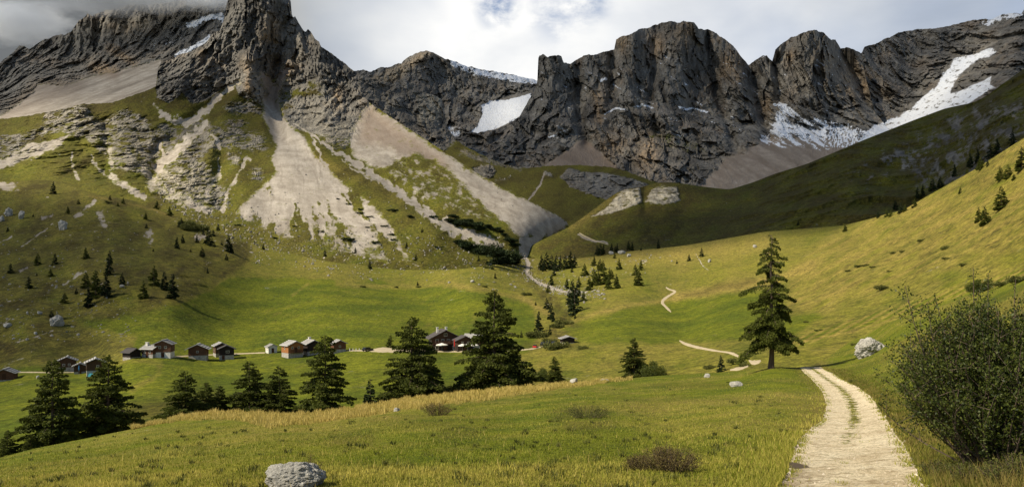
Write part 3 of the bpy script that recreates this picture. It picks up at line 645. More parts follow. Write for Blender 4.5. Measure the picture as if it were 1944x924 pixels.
# ---- valley : meadow, rough left hills, golden slope on the right ----
GOLD = [(1480, 600), (1560, 590), (1640, 560), (1740, 520), (1850, 500), (1944, 470), (2400, 360), (2400, -60), (1944, 250), (1850, 318), (1750, 376), (1665, 404), (1590, 440), (1540, 470), (1500, 540)]
def paint_valley(px, py, P):
    M, T = Z4(px), Z3(px); x, y = warp(px, py, 10, 50)
    x3, y3 = warp(px, py, 4, 20, 2.0)
    nz = fbm(px, py, 0 * px, 14, 5, 0.65, off=6)
    X, Y, Zw = P[..., 0], P[..., 1], P[..., 2]
    hill = poly(x, y, [(-500, 800), (-500, 200), (200, 300), (450, 440), (480, 480), (440, 520), (390, 548), (330, 574), (290, 590), (220, 602), (150, 612), (180, 640), (250, 655), (255, 672), (190, 680), (60, 690), (-500, 720)], 7)
    meadow = poly(x, y, [(130, 606), (330, 580), (450, 525), (560, 528), (700, 532), (860, 540), (960, 552), (1010, 580), (1020, 640), (1000, 670), (900, 720), (600, 900), (0, 960), (-400, 960), (-400, 712), (60, 700), (240, 690), (260, 640)], 5)
    right_green = poly(x, y, [(1060, 620), (1180, 590), (1290, 570), (1400, 555), (1540, 560), (1560, 600), (1500, 640), (1250, 650), (1100, 650)], 8)
    gold = poly(x, y, GOLD, 14)
    dry = 0.46 + 0.3 * fbm(px, py, 0 * px, 70, 4)
    dry = dry * (1 - meadow) + meadow * (0.10 + 0.25 * fbm(X, Y * .6, Zw, 40, 5, off=3))
    dry = dry * (1 - right_green) + right_green * (0.12 + 0.2 * fbm(px, py * 2, 0 * px, 60, 4))
    dry = dry * (1 - gold) + gold * (0.66 + 0.75 * fbm(px * .45 + py * .45, py + px * .45, 0 * px, 13, 5, 0.62, off=2))
    dry = dry + 0.5 * stroke(x3, y3, [(1285, 563), (1400, 543), (1470, 530), (1540, 505)], 9) + 0.35 * stroke(x3, y3, [(1050, 625), (1120, 598), (1200, 578), (1290, 566)], 4)
    dry = dry + 0.45 * stroke(x3, y3, [(640, 538), (720, 544), (830, 540), (930, 552), (1000, 570), (1050, 600)], 6) + 0.35 * stroke(x3, y3, [(555, 560), (585, 540)], 3)
    dry = dry + 0.35 * stroke(x3, y3, [(250, 740), (300, 710), (305, 690), (240, 680)], 8) + 0.3 * stroke(x3, y3, [(1100, 480), (1300, 480), (1450, 460)], 22)
    dry = dry + 0.55 * stroke(x3, y3, [(170, 372), (230, 384), (290, 398), (330, 412)], 2.5)
    # mown terrace with its diagonal swathes
    d_, t_ = seg_dist(px, py, [(1500, 652), (1600, 622), (1700, 592), (1800, 562), (1900, 530), (2000, 500)])
    band = np.exp(-(d_ / 11) ** 4)
    dry = dry + band * 0.42 * np.sin((px + py * 1.7) / 2.9) * (0.7 + nz) + 0.4 * stroke(x3, y3, [(1500, 655), (1620, 628), (1720, 600), (1810, 570)], 2)
    # swathe lines of mowing
    dry = dry + meadow * 0.09 * np.sin(X * 0.9 + 3 * fbm(X, Y, 0 * X, 60, 3)) * sstep(fbm(X, Y, 0 * X, 90, 2, off=7), -0.1, 0.3)
    # heath, rocks and turf scars on the hills
    heath_shade = hill * np.clip(0.56 + 1.1 * fbm(px + .4 * py, py * 1.6, 0 * px, 45, 5, off=3), 0, 1)
    heath_shade = np.maximum(heath_shade, 0.55 * poly(x, y, [(120, 610), (165, 622), (200, 640), (240, 655), (200, 690), (60, 690), (-100, 700), (-100, 640), (60, 640)], 12))
    heath_shade = np.maximum(heath_shade, 0.5 * stroke(x, y, [(1300, 560), (1370, 545), (1430, 533)], 6))
    heath_shade = np.maximum(heath_shade, np.clip(gold * (0.02 + 1.1 * fbm(px * .4 + py * .3, py * 1.2 + px * .45, 0 * px, 22, 5, 0.6, off=12)), 0, 0.6))
    creek = stroke(x, y, [(985, 490), (1020, 530), (1050, 570), (1085, 605), (1060, 632)], 26, 20)
    heath_shade = np.maximum(heath_shade, creek * np.clip(0.5 + nz * 1.3, 0, 1))
    heath_shade = np.maximum(heath_shade, 0.85 * stroke(x, y, [(820, 752), (870, 745), (905, 740)], 16)); heath_shade = np.maximum(heath_shade, 0.7 * stroke(x, y, [(250, 790), (330, 770), (400, 760)], 22)); heath_shade = np.maximum(heath_shade, 0.5 * stroke(x, y, [(1000, 655), (1060, 650), (1090, 655)], 8))
    sc = 0
    for s_, w_ in (([(40, 470), (70, 448), (100, 424)], 1.6), ([(0, 460), (22, 450)], 1.8), ([(142, 412), (160, 400), (182, 380)], 5), ([(190, 410), (200, 425)], 11), ([(284, 442), (284, 456)], 8), ([(38, 514), (64, 500)], 3), ([(122, 540), (150, 520), (162, 514)], 4), ([(0, 352), (30, 356)], 10), ([(82, 414), (100, 408)], 5), ([(540, 474), (588, 484)], 2.2), ([(0, 620), (20, 604)], 1.5), ([(30, 650), (100, 628)], 1.8), ([(376, 450), (388, 446)], 7), ([(1320, 480), (1335, 505), (1345, 512)], 1.6)):
        sc = np.maximum(sc, sstep(stroke(x3, y3, s_, w_ * 1.3) + nz * 1.1, 0.35, 1.1) * 0.72)
    bf = poly(x, y, [(300, 380), (400, 410), (520, 450), (640, 475), (800, 500), (1000, 480), (1060, 500), (1140, 500), (1200, 480), (1300, 490), (1200, 520), (1120, 560), (1090, 590), (1050, 560), (1000, 545), (880, 530), (640, 528), (480, 500), (380, 455)], 14)
    sc = np.maximum(sc, bf * sstep(fbm(px * 0.9, py * 1.9, 0 * px, 5, 3, 0.7, off=2), 0.22, 0.40) * 0.85)
    hs = hill * sstep(fbm(px * 0.5 + py * .3, py * 1.6, 0 * px, 9, 4, 0.7, off=22), 0.30, 0.46) * 0.7
    sc = np.maximum(sc, hs)
    cr = stroke(x3, y3, [(992, 482), (1004, 500), (1000, 520), (1020, 535), (1050, 548), (1080, 556)], 5, 3)
    sc = np.maximum(sc, sstep(cr + nz * .6, 0.45, 0.8))
    M[..., 1] = sc
    T[..., 0] = dry; T[..., 1] = heath_shade
    return M, T
def rel_valley(px, py, P, mk):
    x, y, z = P[..., 0], P[..., 1], P[..., 2]
    k = np.clip(y / 400, 0.25, 1.2)
    hill = poly(px, py, [(-500, 640), (-500, 200), (200, 300), (450, 440), (480, 480), (390, 560), (280, 600), (150, 610), (60, 640)], 45)
    gold = poly(px, py, GOLD, 20)
    mead = poly(px, py, [(130, 606), (330, 580), (450, 525), (860, 535), (1010, 580), (1000, 670), (600, 900), (-300, 900), (60, 700)], 20)
    e = (1 - 0.85 * mead) * k * (3.5 * fbm(x, y, z, 34, 6, 0.5, off=2) + 0.9 * fbm(x, y, z, 7, 4, 0.6, off=8)) + 0.35 * k * fbm(x, y, z, 12, 4, 0.6, off=1)
    e = e + hill * (5 * fbm(x, y, z, 90, 5, 0.5, kind='r', off=5) + 3.5 * fbm(x, y, z, 26, 5, 0.6, kind='b', off=2) + 9 * fbm(x + .5 * y, y * .6, z, 70, 4, 0.5, kind='b', off=14) + 1.5 * fbm(x, y, z, 8, 4, 0.6))
    # runnels down the golden slope
    e = e + gold * (0.22 * np.sin(z * 2.6 + 5 * fbm(x, y, z, 22, 3)) + 1.4 * fbm(x, y, z, 9, 4, 0.6, off=3)) * k
    e = e + gold * k * 7.0 * fbm((px * 0.42 + py * 0.55), (py - px * 0.32) * .22, 0 * px, 26, 5, 0.55, off=4)
    for s_, a, b, h in (([(60, 345), (180, 374), (290, 402), (440, 466)], 18, 18, 10), ([(150, 600), (210, 545), (260, 545), (330, 575)], 36, 36, 3), ([(420, 470), (455, 490)], 14, 16, 6), ([(985, 486), (1010, 520), (1045, 560), (1085, 600)], 16, 12, -16),
                        ([(1085, 600), (1060, 630)], 12, 10, -5), ([(1040, 560), (1100, 600), (1050, 640)], 8, 6, 0), ([(120, 640), (170, 630), (250, 670)], 24, 20, 5), ([(1290, 565), (1400, 545), (1540, 510)], 8, 9, 6)):
        e = e + h * stroke(px, py, s_, a, b)
    return e
valley = Sheet('valley', -440, 2400, 2, 280,
    curve([(-440, 960), (0, 920), (300, 850), (600, 820), (900, 790), (1100, 760), (1400, 740), (1540, 725), (1700, 660), (1944, 590), (2400, 480)]),
    scurve([(-440, 300), (-100, 335), (0, 345), (100, 341), (180, 368), (250, 380), (330, 408), (430, 450), (520, 474), (620, 496), (760, 512), (860, 512), (960, 500), (990, 488), (1010, 490), (1060, 492), (1100, 490), (1150, 484), (1200, 476), (1300, 466), (1450, 440), (1600, 428), (1650, 416), (1680, 407), (1716, 398), (1750, 378), (1800, 350), (1850, 322), (1900, 290), (1944, 262), (2400, -40)], 2),
    [(-400, 310, 640), (0, 345, 660), (200, 372, 620), (430, 450, 580), (620, 498, 560), (800, 514, 590), (985, 492, 700), (1100, 490, 690), (1300, 468, 640), (1450, 442, 600), (1600, 430, 540), (1665, 412, 440), (1750, 380, 370), (1944, 262, 255), (2380, -30, 170),
     (0, 440, 480), (100, 480, 400), (0, 540, 330), (200, 480, 390), (300, 440, 500), (200, 560, 300), (330, 570, 300), (430, 485, 480), (0, 600, 280), (60, 640, 245), (-400, 640, 220), (-400, 900, 70), (0, 715, 200), (150, 705, 205), (-400, 450, 400),
     (100, 850, 85), (300, 800, 108), (617, 790, 108), (800, 760, 120), (940, 740, 130), (1100, 720, 140), (1200, 712, 132), (1400, 705, 108), (1530, 690, 105),
     (400, 675, 230), (600, 720, 170), (600, 667, 235), (600, 600, 320), (600, 540, 440), (850, 665, 240), (900, 545, 440), (1000, 650, 245), (1100, 600, 320), (1300, 600, 300), (1300, 640, 220), (1300, 680, 150), (1200, 540, 440),
     (1500, 560, 290), (1500, 500, 400), (1600, 560, 215), (1600, 500, 300), (1700, 570, 165), (1800, 540, 145), (1944, 520, 115), (1944, 400, 170), (1750, 450, 260), (1560, 640, 140), (2380, 440, 60), (2380, 200, 120)],
    rel_valley, paint_valley, smooth=True, back=(4, 0.02, 1.0))

# ---- near meadow --------------------------------------------------------
NEAR_CREST = [(-500, 960), (-100, 896), (0, 868), (60, 852), (130, 838), (200, 824), (250, 814), (300, 800), (345, 790), (400, 783), (450, 780), (520, 784), (580, 783), (640, 778), (700, 768), (760, 757), (820, 750), (900, 741), (960, 735), (1040, 729), (1130, 723), (1200, 717), (1260, 712),
              (1330, 708), (1390, 705), (1440, 699), (1470, 696), (1520, 697), (1545, 692), (1575, 676), (1610, 650), (1650, 630), (1700, 607), (1760, 585), (1820, 563), (1880, 546), (1944, 530), (2100, 490), (2500, 400)]
PATH_L = [(1100, 1240), (1000, 1370), (924, 1478), (900, 1494), (880, 1500), (850, 1508), (830, 1520), (815, 1535), (800, 1558), (785, 1567), (768, 1568), (750, 1563), (735, 1555), (720, 1541), (708, 1528), (698, 1519)]
PATH_R = [(1100, 2000), (1000, 1850), (924, 1758), (900, 1745), (880, 1736), (850, 1722), (830, 1706), (815, 1696), (800, 1686), (785, 1676), (768, 1664), (750, 1650), (735, 1630), (720, 1600), (708, 1580), (698, 1560)]
pl_f = lambda py: np.interp(-np.asarray(py, float), [-a for a, b in PATH_L], [b for a, b in PATH_L])
pr_f = lambda py: np.interp(-np.asarray(py, float), [-a for a, b in PATH_R], [b for a, b in PATH_R])
def paint_near(px, py, P):
    M, T = Z4(px), Z3(px); X, Y, Zw = P[..., 0], P[..., 1], P[..., 2]
    nz = fbm(X, Y, 0 * X, 3.0, 5, 0.6, off=6); n2 = fbm(X, Y, 0 * X, 14, 4, off=3)
    dry = 0.28 + 0.75 * n2 + 0.45 * nz
    cr = np.interp(px, [a for a, b in NEAR_CREST], [b for a, b in NEAR_CREST])
    below = py - cr
    g = sstep(px, 250, 420) * sstep(1190 - px, 0, 120)
    width = np.interp(px, [250, 400, 520, 640, 800, 960, 1130], [4, 14, 26, 22, 24, 20, 8])
    strip = g * sstep(width + 8 * nz - below, -4, 6)
    dry = np.maximum(dry, strip * 0.95)
    e = np.minimum(np.abs(px - pl_f(py)), np.abs(px - pr_f(py))) * Y / F
    ver = np.exp(-(e / 0.8) ** 2)
    dry = dry + 0.3 * ver
    heath_shade = 0.30 * ver * (0.8 + 2 * nz) + np.clip(0.05 + 1.1 * fbm(X, Y * .5, 0 * X, 8, 4, off=11), 0, 0.5) * 0.7
    dry = dry + 0.25 * sstep(py, 850, 930) * sstep(1500 - px, 0, 300)
    heath_shade = np.maximum(heath_shade, 0.75 * stroke(px, py, [(1060, 790), (1110, 782), (1150, 786)], 16) * (0.7 + nz)); heath_shade = np.maximum(heath_shade, 0.6 * stroke(px, py, [(1080, 812), (1150, 806)], 12))
    heath_shade = np.maximum(heath_shade, 0.8 * stroke(px, py, [(1230, 882), (1300, 872)], 30) * (0.8 + nz))
    heath_shade = np.maximum(heath_shade, 0.5 * stroke(px, py, [(630, 835), (700, 828)], 14)); heath_shade = np.maximum(heath_shade, 0.5 * stroke(px, py, [(840, 828), (900, 820)], 12))
    heath_shade = np.maximum(heath_shade, 0.9 * stroke(px, py, [(1510, 694), (1545, 690), (1556, 693)], 3.5))  # lone larch's cast shadow at the track top, painted as dark turf
    # bare earth shoulder at the left of the track
    sh = stroke(px, py, [(1500, 930), (1505, 880), (1512, 850)], 26) * (0.75 + nz)
    M[..., 1] = np.clip(sh, 0, 1) * 0.9; T[..., 2] = sh
    T[..., 0] = dry; T[..., 1] = heath_shade
    return M, T
def rel_near(px, py, P, mk):
    X, Y = P[..., 0], P[..., 1]
    inside = sstep(px, pl_f(py) - 6, pl_f(py) + 20) * sstep(pr_f(py) - px, -6, 20)
    e = 0.48 * fbm(X, Y, 0 * X, 7, 4, 0.5, off=2) * np.clip(Y / 20, 0.3, 2.5) + 0.05 * fbm(X, Y, 0 * X, 1.2, 3, 0.6)
    e = e * (1 - 0.9 * inside)
    e = e - 0.25 * inside * np.clip(Y / 15, 0.5, 3)
    return e
near = Sheet('meadow', -1300, 3500, 3, 260,
    lambda px: np.full(px.shape, 1500.0), scurve(NEAR_CREST, 2),
    [(-480, 1500, 4.8), (300, 1500, 4.4), (972, 1500, 4.2), (1600, 1500, 4.2), (2400, 1500, 3.8), (-480, 970, 24), (0, 924, 14), (0, 872, 34), (200, 924, 12.5), (200, 880, 20), (200, 850, 30), (190, 828, 50), (400, 924, 11.5), (400, 850, 24), (400, 785, 62), (600, 924, 11), (600, 830, 26), (600, 783, 62),
     (972, 924, 11), (972, 850, 18.5), (972, 790, 34), (972, 750, 60), (972, 737, 78), (1250, 924, 11), (1250, 800, 28), (1250, 740, 52), (1250, 713, 82), (1465, 697, 70), (1600, 924, 10.5), (1600, 850, 17), (1615, 780, 29), (1590, 730, 46), (1545, 697, 70), (1400, 706, 80),
     (1944, 924, 8.5), (1944, 800, 14), (1944, 700, 24), (1944, 600, 42), (1944, 532, 66), (1800, 850, 14), (1750, 700, 38), (1655, 668, 72), (1700, 610, 92), (1580, 680, 84), (1820, 565, 84), (2400, 420, 50), (2400, 700, 14)],
    rel_near, paint_near, back=(5, 0.10, 0.42), mat=MGN, smooth=True)
# ------------------------------------------------------------------ unseen cloud sheet above the frame, added and shaped to shade walls and slopes
HC = 2300.0
def shade_of(sheet, f, acc):
    v = f(sheet.PX, sheet.PY); P = sheet.P
    t = (HC - P[..., 2]) / SUNV.z
    X = P[..., 0] + SUNV.x * t; Y = P[..., 1] + SUNV.y * t
    ok = (sheet.PX > -420) & (sheet.PX < 2360)
    acc.append((X[ok], Y[ok], v[ok]))
SPURLIT = [(1010, 470), (1080, 425), (1150, 372), (1190, 345), (1250, 335), (1300, 340), (1300, 368), (1235, 390), (1180, 402), (1120, 425), (1060, 452), (1010, 500)]
acc = []
one = lambda px, py: np.ones(px.shape)
shade_of(central, lambda px, py: 0.80 - 0.30 * np.exp(-((px - 1240) / 90) ** 2 - ((py - 290) / 50) ** 2) - 0.3 * np.exp(-((px - 1550) / 90) ** 2 - ((py - 150) / 60) ** 2), acc)
shade_of(rightback, lambda px, py: 0.80 - 0.35 * stroke(px, py, [(1640, 260), (1760, 190), (1850, 110)], 40), acc)
shade_of(midback, lambda px, py: 0.8 - 0.35 * np.exp(-((px - 955) / 60) ** 2 - ((py - 215) / 45) ** 2) - 0.8 * sstep(840 - px, 0, 60) * sstep(125 - py, -5, 15), acc)
shade_of(backleft, lambda px, py: 0.70 * sstep(245 - py, 0, 80) * sstep(py, 20, 70), acc)
shade_of(saddle, lambda px, py: 0.5 + 0.35 * sstep(px, 1000, 1060), acc)
shade_of(spur, lambda px, py: 0.97 * (1 - 0.9 * poly(px, py, SPURLIT, 14)) * (1 - 0.9 * sstep(1130 - px, 0, 60)), acc)
shade_of(left, lambda px, py: np.clip(0.72 * poly(px, py, [(215, 190), (300, 150), (400, 140), (470, 175), (520, 240), (508, 285), (460, 300), (420, 270), (385, 250), (330, 275), (250, 250)], 12)
         + 0.20 * sstep(120 - py, -30, 30) + 0.55 * poly(px, py, [(590, 250), (660, 260), (760, 330), (840, 400), (780, 400), (690, 370), (640, 330)], 12) + 0.5 * sstep(30 - px, 0, 100) * sstep(400 - py, 0, 80), 0, 1), acc)
shade_of(valley, lambda px, py: np.clip(0.80 * poly(px, py, [(-440, 370), (60, 372), (250, 410), (350, 480), (300, 545), (180, 600), (60, 690), (-440, 720)], 26), 0, 1), acc)
GX = np.arange(-7000, 2600, 25.0); GY = np.arange(-2600, 2800, 25.0)
S_, C_ = np.zeros((len(GY), len(GX))), np.zeros((len(GY), len(GX)))
for X, Y, v in acc:
    i = ((Y - GY[0]) / 25 + .5).astype(int); j = ((X - GX[0]) / 25 + .5).astype(int)
    ok = (i >= 0) & (i < len(GY)) & (j >= 0) & (j < len(GX))
    np.add.at(S_, (i[ok], j[ok]), v[ok]); np.add.at(C_, (i[ok], j[ok]), 1)
C_s = C_.copy(); V_ = np.where(C_ > 0, S_ / np.maximum(C_, 1), 0); w_ = (C_ > 0) * 1.0
def blur(a, k):
    for _ in range(k):
        a = (np.roll(a, 1, 0) + np.roll(a, -1, 0) + np.roll(a, 1, 1) + np.roll(a, -1, 1) + 2 * a) / 6
    return a
V_ = blur(V_ * w_, 5) / np.maximum(blur(w_, 5), 0.06)
gx_, gy_ = np.meshgrid(GX, GY)
V_ = np.clip(V_ + 0.10 * fbm(gx_, gy_, 0 * gx_, 260, 5, 0.6), 0, 0.95)
V_[V_ < 0.06] = 0
cm = bpy.data.materials.new('shade_cloud_vapour'); cm.use_nodes = True; nt = cm.node_tree; nt.nodes.clear()
N, L, n, m, mix, rng, noise = node_kit(nt)
a_ = n('ShaderNodeAttribute', attribute_name='shade_amount')
df = n('ShaderNodeBsdfDiffuse'); df.inputs[0].default_value = (0.85, 0.85, 0.87, 1)
tr = n('ShaderNodeBsdfTransparent'); mx = n('ShaderNodeMixShader')
L.new(m('SUBTRACT', 1.0, m('POWER', m('SUBTRACT', 1.0, a_.outputs['Fac'], clamp=True), 0.5)), mx.inputs[0]); L.new(tr.outputs[0], mx.inputs[1]); L.new(df.outputs[0], mx.inputs[2])
o_ = n('ShaderNodeOutputMaterial'); L.new(mx.outputs[0], o_.inputs[0])
th = 90 * V_ * (0.6 + 0.8 * np.abs(fbm(gx_, gy_, 0 * gx_, 180, 4, off=5)))
top = np.stack([gx_, gy_, HC + th], -1).reshape(-1, 3); bot = np.stack([gx_, gy_, HC - th * 0.4], -1).reshape(-1, 3)
gf = grid_faces(len(GY), len(GX)); vf = V_.reshape(-1); keep = vf[gf].max(1) > 0
gf = gf[keep]; nv = len(top)
af = np.concatenate([gf, gf[:, ::-1] + nv])
us, inv = np.unique(af, return_inverse=True)
cl = link('shade_cloud', mesh_np('shade_cloud', np.concatenate([top, bot])[us], inv.reshape(af.shape), cm, True, {'shade_amount': np.concatenate([vf, vf])[us]}))
tag(cl, kind='stuff')

# fog that swallows the summits at the upper left
vm = bpy.data.materials.new('fog'); vm.use_nodes = True; nt = vm.node_tree; nt.nodes.clear()
N, L, n, m, mix, rng, noise = node_kit(nt)
tc = n('ShaderNodeTexCoord'); O = tc.outputs['Object']
ln = n('ShaderNodeVectorMath'); ln.operation = 'LENGTH'; L.new(O, ln.inputs[0])
nz_ = noise(O, 2.6, 6, 0.6, 0.4)
dn = rng(m('ADD', ln.outputs['Value'], m('MULTIPLY', m('SUBTRACT', nz_, 0.5), 1.5)), 0.95, 0.25)
vo = n('ShaderNodeVolumePrincipled'); vo.inputs['Color'].default_value = (0.96, 0.98, 1.0, 1); vo.inputs['Anisotropy'].default_value = 0.1
L.new(m('MULTIPLY', dn, 0.020), vo.inputs['Density'])
o_ = n('ShaderNodeOutputMaterial'); L.new(vo.outputs[0], o_.inputs['Volume'])
def ico(sub):
    import bmesh
    bm = bmesh.new(); bmesh.ops.create_icosphere(bm, subdivisions=sub, radius=1.0)
    bm.verts.ensure_lookup_table()
    V = np.array([v.co[:] for v in bm.verts]); Fc = np.array([[v.index for v in f.verts] for f in bm.faces]); bm.free()
    return V, Fc
iv, if_ = ico(4)
for (px, py, d, rx, ry, rz) in ((300, -30, 2000, 330, 150, 80), (180, -5, 1980, 200, 110, 46), (392, -25, 1700, 80, 80, 62), (20, 40, 2150, 220, 110, 80)):
    o = link('fog_bank', mesh_np('fog_bank', iv * (1 + 0.12 * fbm(iv[:, 0], iv[:, 1], iv[:, 2], 0.8, 3))[:, None], if_, vm, True), loc=tuple(W(px, py, d)))
    o.scale = (rx, ry, rz); tag(o, kind='stuff')

# ------------------------------------------------------------------ plain materials
def mat(name, col, rough=0.85, col2=None, scale=3.0, stretch=None, bump=0.0, spec=0.2, detail=6, extra=None, metal=0.0, rot=None, objvar=0.0):
    mt = bpy.data.materials.new(name); mt.use_nodes = True; nt = mt.node_tree; nt.nodes.clear()
    N, L, n, m, mix, rng, noise = node_kit(nt)
    tc = n('ShaderNodeTexCoord'); P = tc.outputs['Object']
    q = noise(P, scale, detail, 0.65, 0.2, stretch=stretch, rot=rot)
    c = mix(rng(q, 0.32, 0.68), col, col2 or tuple(x * 0.6 for x in col))
    if objvar:
        oi = n('ShaderNodeObjectInfo')
        c = mix(1.0, c, mix(oi.outputs['Random'], (1 - objvar,) * 3, (1 + objvar, 1 + objvar, 1 + objvar * .6)), 'MULTIPLY')
    b = n('ShaderNodeBsdfPrincipled'); L.new(c, b.inputs['Base Color']); b.inputs['Roughness'].default_value = rough
    b.inputs['Specular IOR Level'].default_value = spec; b.inputs['Metallic'].default_value = metal
    if bump:
        bp = n('ShaderNodeBump'); bp.inputs['Strength'].default_value = 0.7; bp.inputs['Distance'].default_value = bump
        L.new(q, bp.inputs['Height']); L.new(bp.outputs[0], b.inputs['Normal'])
    o = n('ShaderNodeOutputMaterial'); L.new(b.outputs[0], o.inputs[0])
    return mt
def leafmat(name, c1, c2, trans=0.25, scale=0.6, spec=0.15, objvar=0.15, rough=0.7):
    """foliage: colour differs leaf by leaf through a point attribute 'leaf'"""
    mt = bpy.data.materials.new(name); mt.use_nodes = True; nt = mt.node_tree; nt.nodes.clear()
    N, L, n, m, mix, rng, noise = node_kit(nt)
    a = n('ShaderNodeAttribute', attribute_name='leaf')
    c = mix(a.outputs['Fac'], c1, c2)
    oi = n('ShaderNodeObjectInfo')
    c = mix(1.0, c, mix(oi.outputs['Random'], (1 - objvar,) * 3, (1 + objvar,) * 3), 'MULTIPLY')
    b = n('ShaderNodeBsdfPrincipled'); L.new(c, b.inputs['Base Color']); b.inputs['Roughness'].default_value = rough
    b.inputs['Specular IOR Level'].default_value = spec
    t = n('ShaderNodeBsdfTranslucent'); L.new(c, t.inputs[0])
    mx = n('ShaderNodeMixShader'); mx.inputs[0].default_value = trans; L.new(b.outputs[0], mx.inputs[1]); L.new(t.outputs[0], mx.inputs[2])
    o = n('ShaderNodeOutputMaterial'); L.new(mx.outputs[0], o.inputs[0])
    return mt
M_BARK = mat('bark', (0.16, 0.115, 0.08), 0.95, (0.05, 0.038, 0.03), 6, (1, 1, .25), 0.03)
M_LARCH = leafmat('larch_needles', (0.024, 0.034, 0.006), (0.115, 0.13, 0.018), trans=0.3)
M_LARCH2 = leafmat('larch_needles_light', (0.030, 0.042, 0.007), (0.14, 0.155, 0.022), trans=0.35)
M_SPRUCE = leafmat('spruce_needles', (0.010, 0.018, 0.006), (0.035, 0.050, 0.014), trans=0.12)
M_LEAF = leafmat('willow_leaves', (0.020, 0.032, 0.006), (0.115, 0.135, 0.022), trans=0.25, spec=0.2, rough=0.5)
M_SCRUB = leafmat('scrub_leaves', (0.038, 0.048, 0.008), (0.14, 0.14, 0.035), trans=0.15)
M_HEATH = leafmat('heath_twigs', (0.07, 0.045, 0.015), (0.20, 0.16, 0.05), trans=0.2)
M_GRASS = leafmat('grass_blades', (0.165, 0.205, 0.010), (0.62, 0.51, 0.12), trans=0.4, objvar=0.0)
M_STRAW = leafmat('dry_grass', (0.30, 0.25, 0.05), (0.68, 0.52, 0.17), trans=0.35, objvar=0.0)

# ------------------------------------------------------------------ mesh helpers
class MB:
    def __init__(s): s.v, s.f, s.n = [], [], 0
    def add(s, V, Fc):
        V = np.asarray(V, float); s.v.append(V); s.f += [tuple(int(i) + s.n for i in f) for f in Fc]; s.n += len(V); return s
    def box(s, x0, x1, y0, y1, z0, z1, rz=0.0, c=(0, 0)):
        V = np.array([(x, y, z) for z in (z0, z1) for y in (y0, y1) for x in (x0, x1)], float)
        if rz:
            X = V[:, 0] - c[0]; Y = V[:, 1] - c[1]; V[:, 0] = c[0] + X * math.cos(rz) - Y * math.sin(rz); V[:, 1] = c[1] + X * math.sin(rz) + Y * math.cos(rz)
        return s.add(V, [(0, 2, 3, 1), (4, 5, 7, 6), (0, 1, 5, 4), (1, 3, 7, 5), (3, 2, 6, 7), (2, 0, 4, 6)])
    def prism(s, poly2, y0, y1):
        """outline in x,z pushed from y0 to y1"""
        k = len(poly2)
        V = [(x, y0, z) for x, z in poly2] + [(x, y1, z) for x, z in poly2]
        return s.add(V, [tuple(range(k)), tuple(range(2 * k - 1, k - 1, -1))] + [(i, (i + 1) % k + 0, (i + 1) % k + k, i + k)[::-1] for i in range(k)])
    def tube(s, pts, rad, k=6):
        P = [Vector(p) for p in pts]; V = []
        for i, p in enumerate(P):
            d = (P[min(i + 1, len(P) - 1)] - P[max(i - 1, 0)]).normalized()
            a = d.orthogonal().normalized(); b = d.cross(a)
            r = rad[i] if hasattr(rad, '__len__') else rad
            V += [tuple(p + (a * math.cos(q) + b * math.sin(q)) * r) for q in [2 * math.pi * j / k for j in range(k)]]
        Fc = [(i * k + j, i * k + (j + 1) % k, (i + 1) * k + (j + 1) % k, (i + 1) * k + j) for i in range(len(P) - 1) for j in range(k)]
        Fc += [tuple(range(k))[::-1], tuple(range((len(P) - 1) * k, len(P) * k))]
        return s.add(V, Fc)
    def build(s, name, material, parent=None, smooth=False, label=None):
        me = bpy.data.meshes.new(name); me.from_pydata([tuple(v) for v in np.concatenate(s.v)], [], s.f); me.update()
        if smooth: me.polygons.foreach_set('use_smooth', [True] * len(me.polygons))
        me.materials.append(material)
        o = link(name, me, parent)
        if label: o['label'] = label
        return o
ONES = ['first', 'second', 'third', 'fourth', 'fifth', 'sixth', 'seventh', 'eighth', 'ninth', 'tenth', 'eleventh', 'twelfth', 'thirteenth', 'fourteenth', 'fifteenth', 'sixteenth', 'seventeenth', 'eighteenth', 'nineteenth']
def ordinal(i):
    if i < 19: return ONES[i]
    i += 1; t, u = divmod(i, 10)
    if u == 0: return {2: 'twentieth', 3: 'thirtieth', 4: 'fortieth', 5: 'fiftieth'}[t]
    return {2: 'twenty', 3: 'thirty', 4: 'forty', 5: 'fifty'}[t] + '-' + ONES[u - 1]

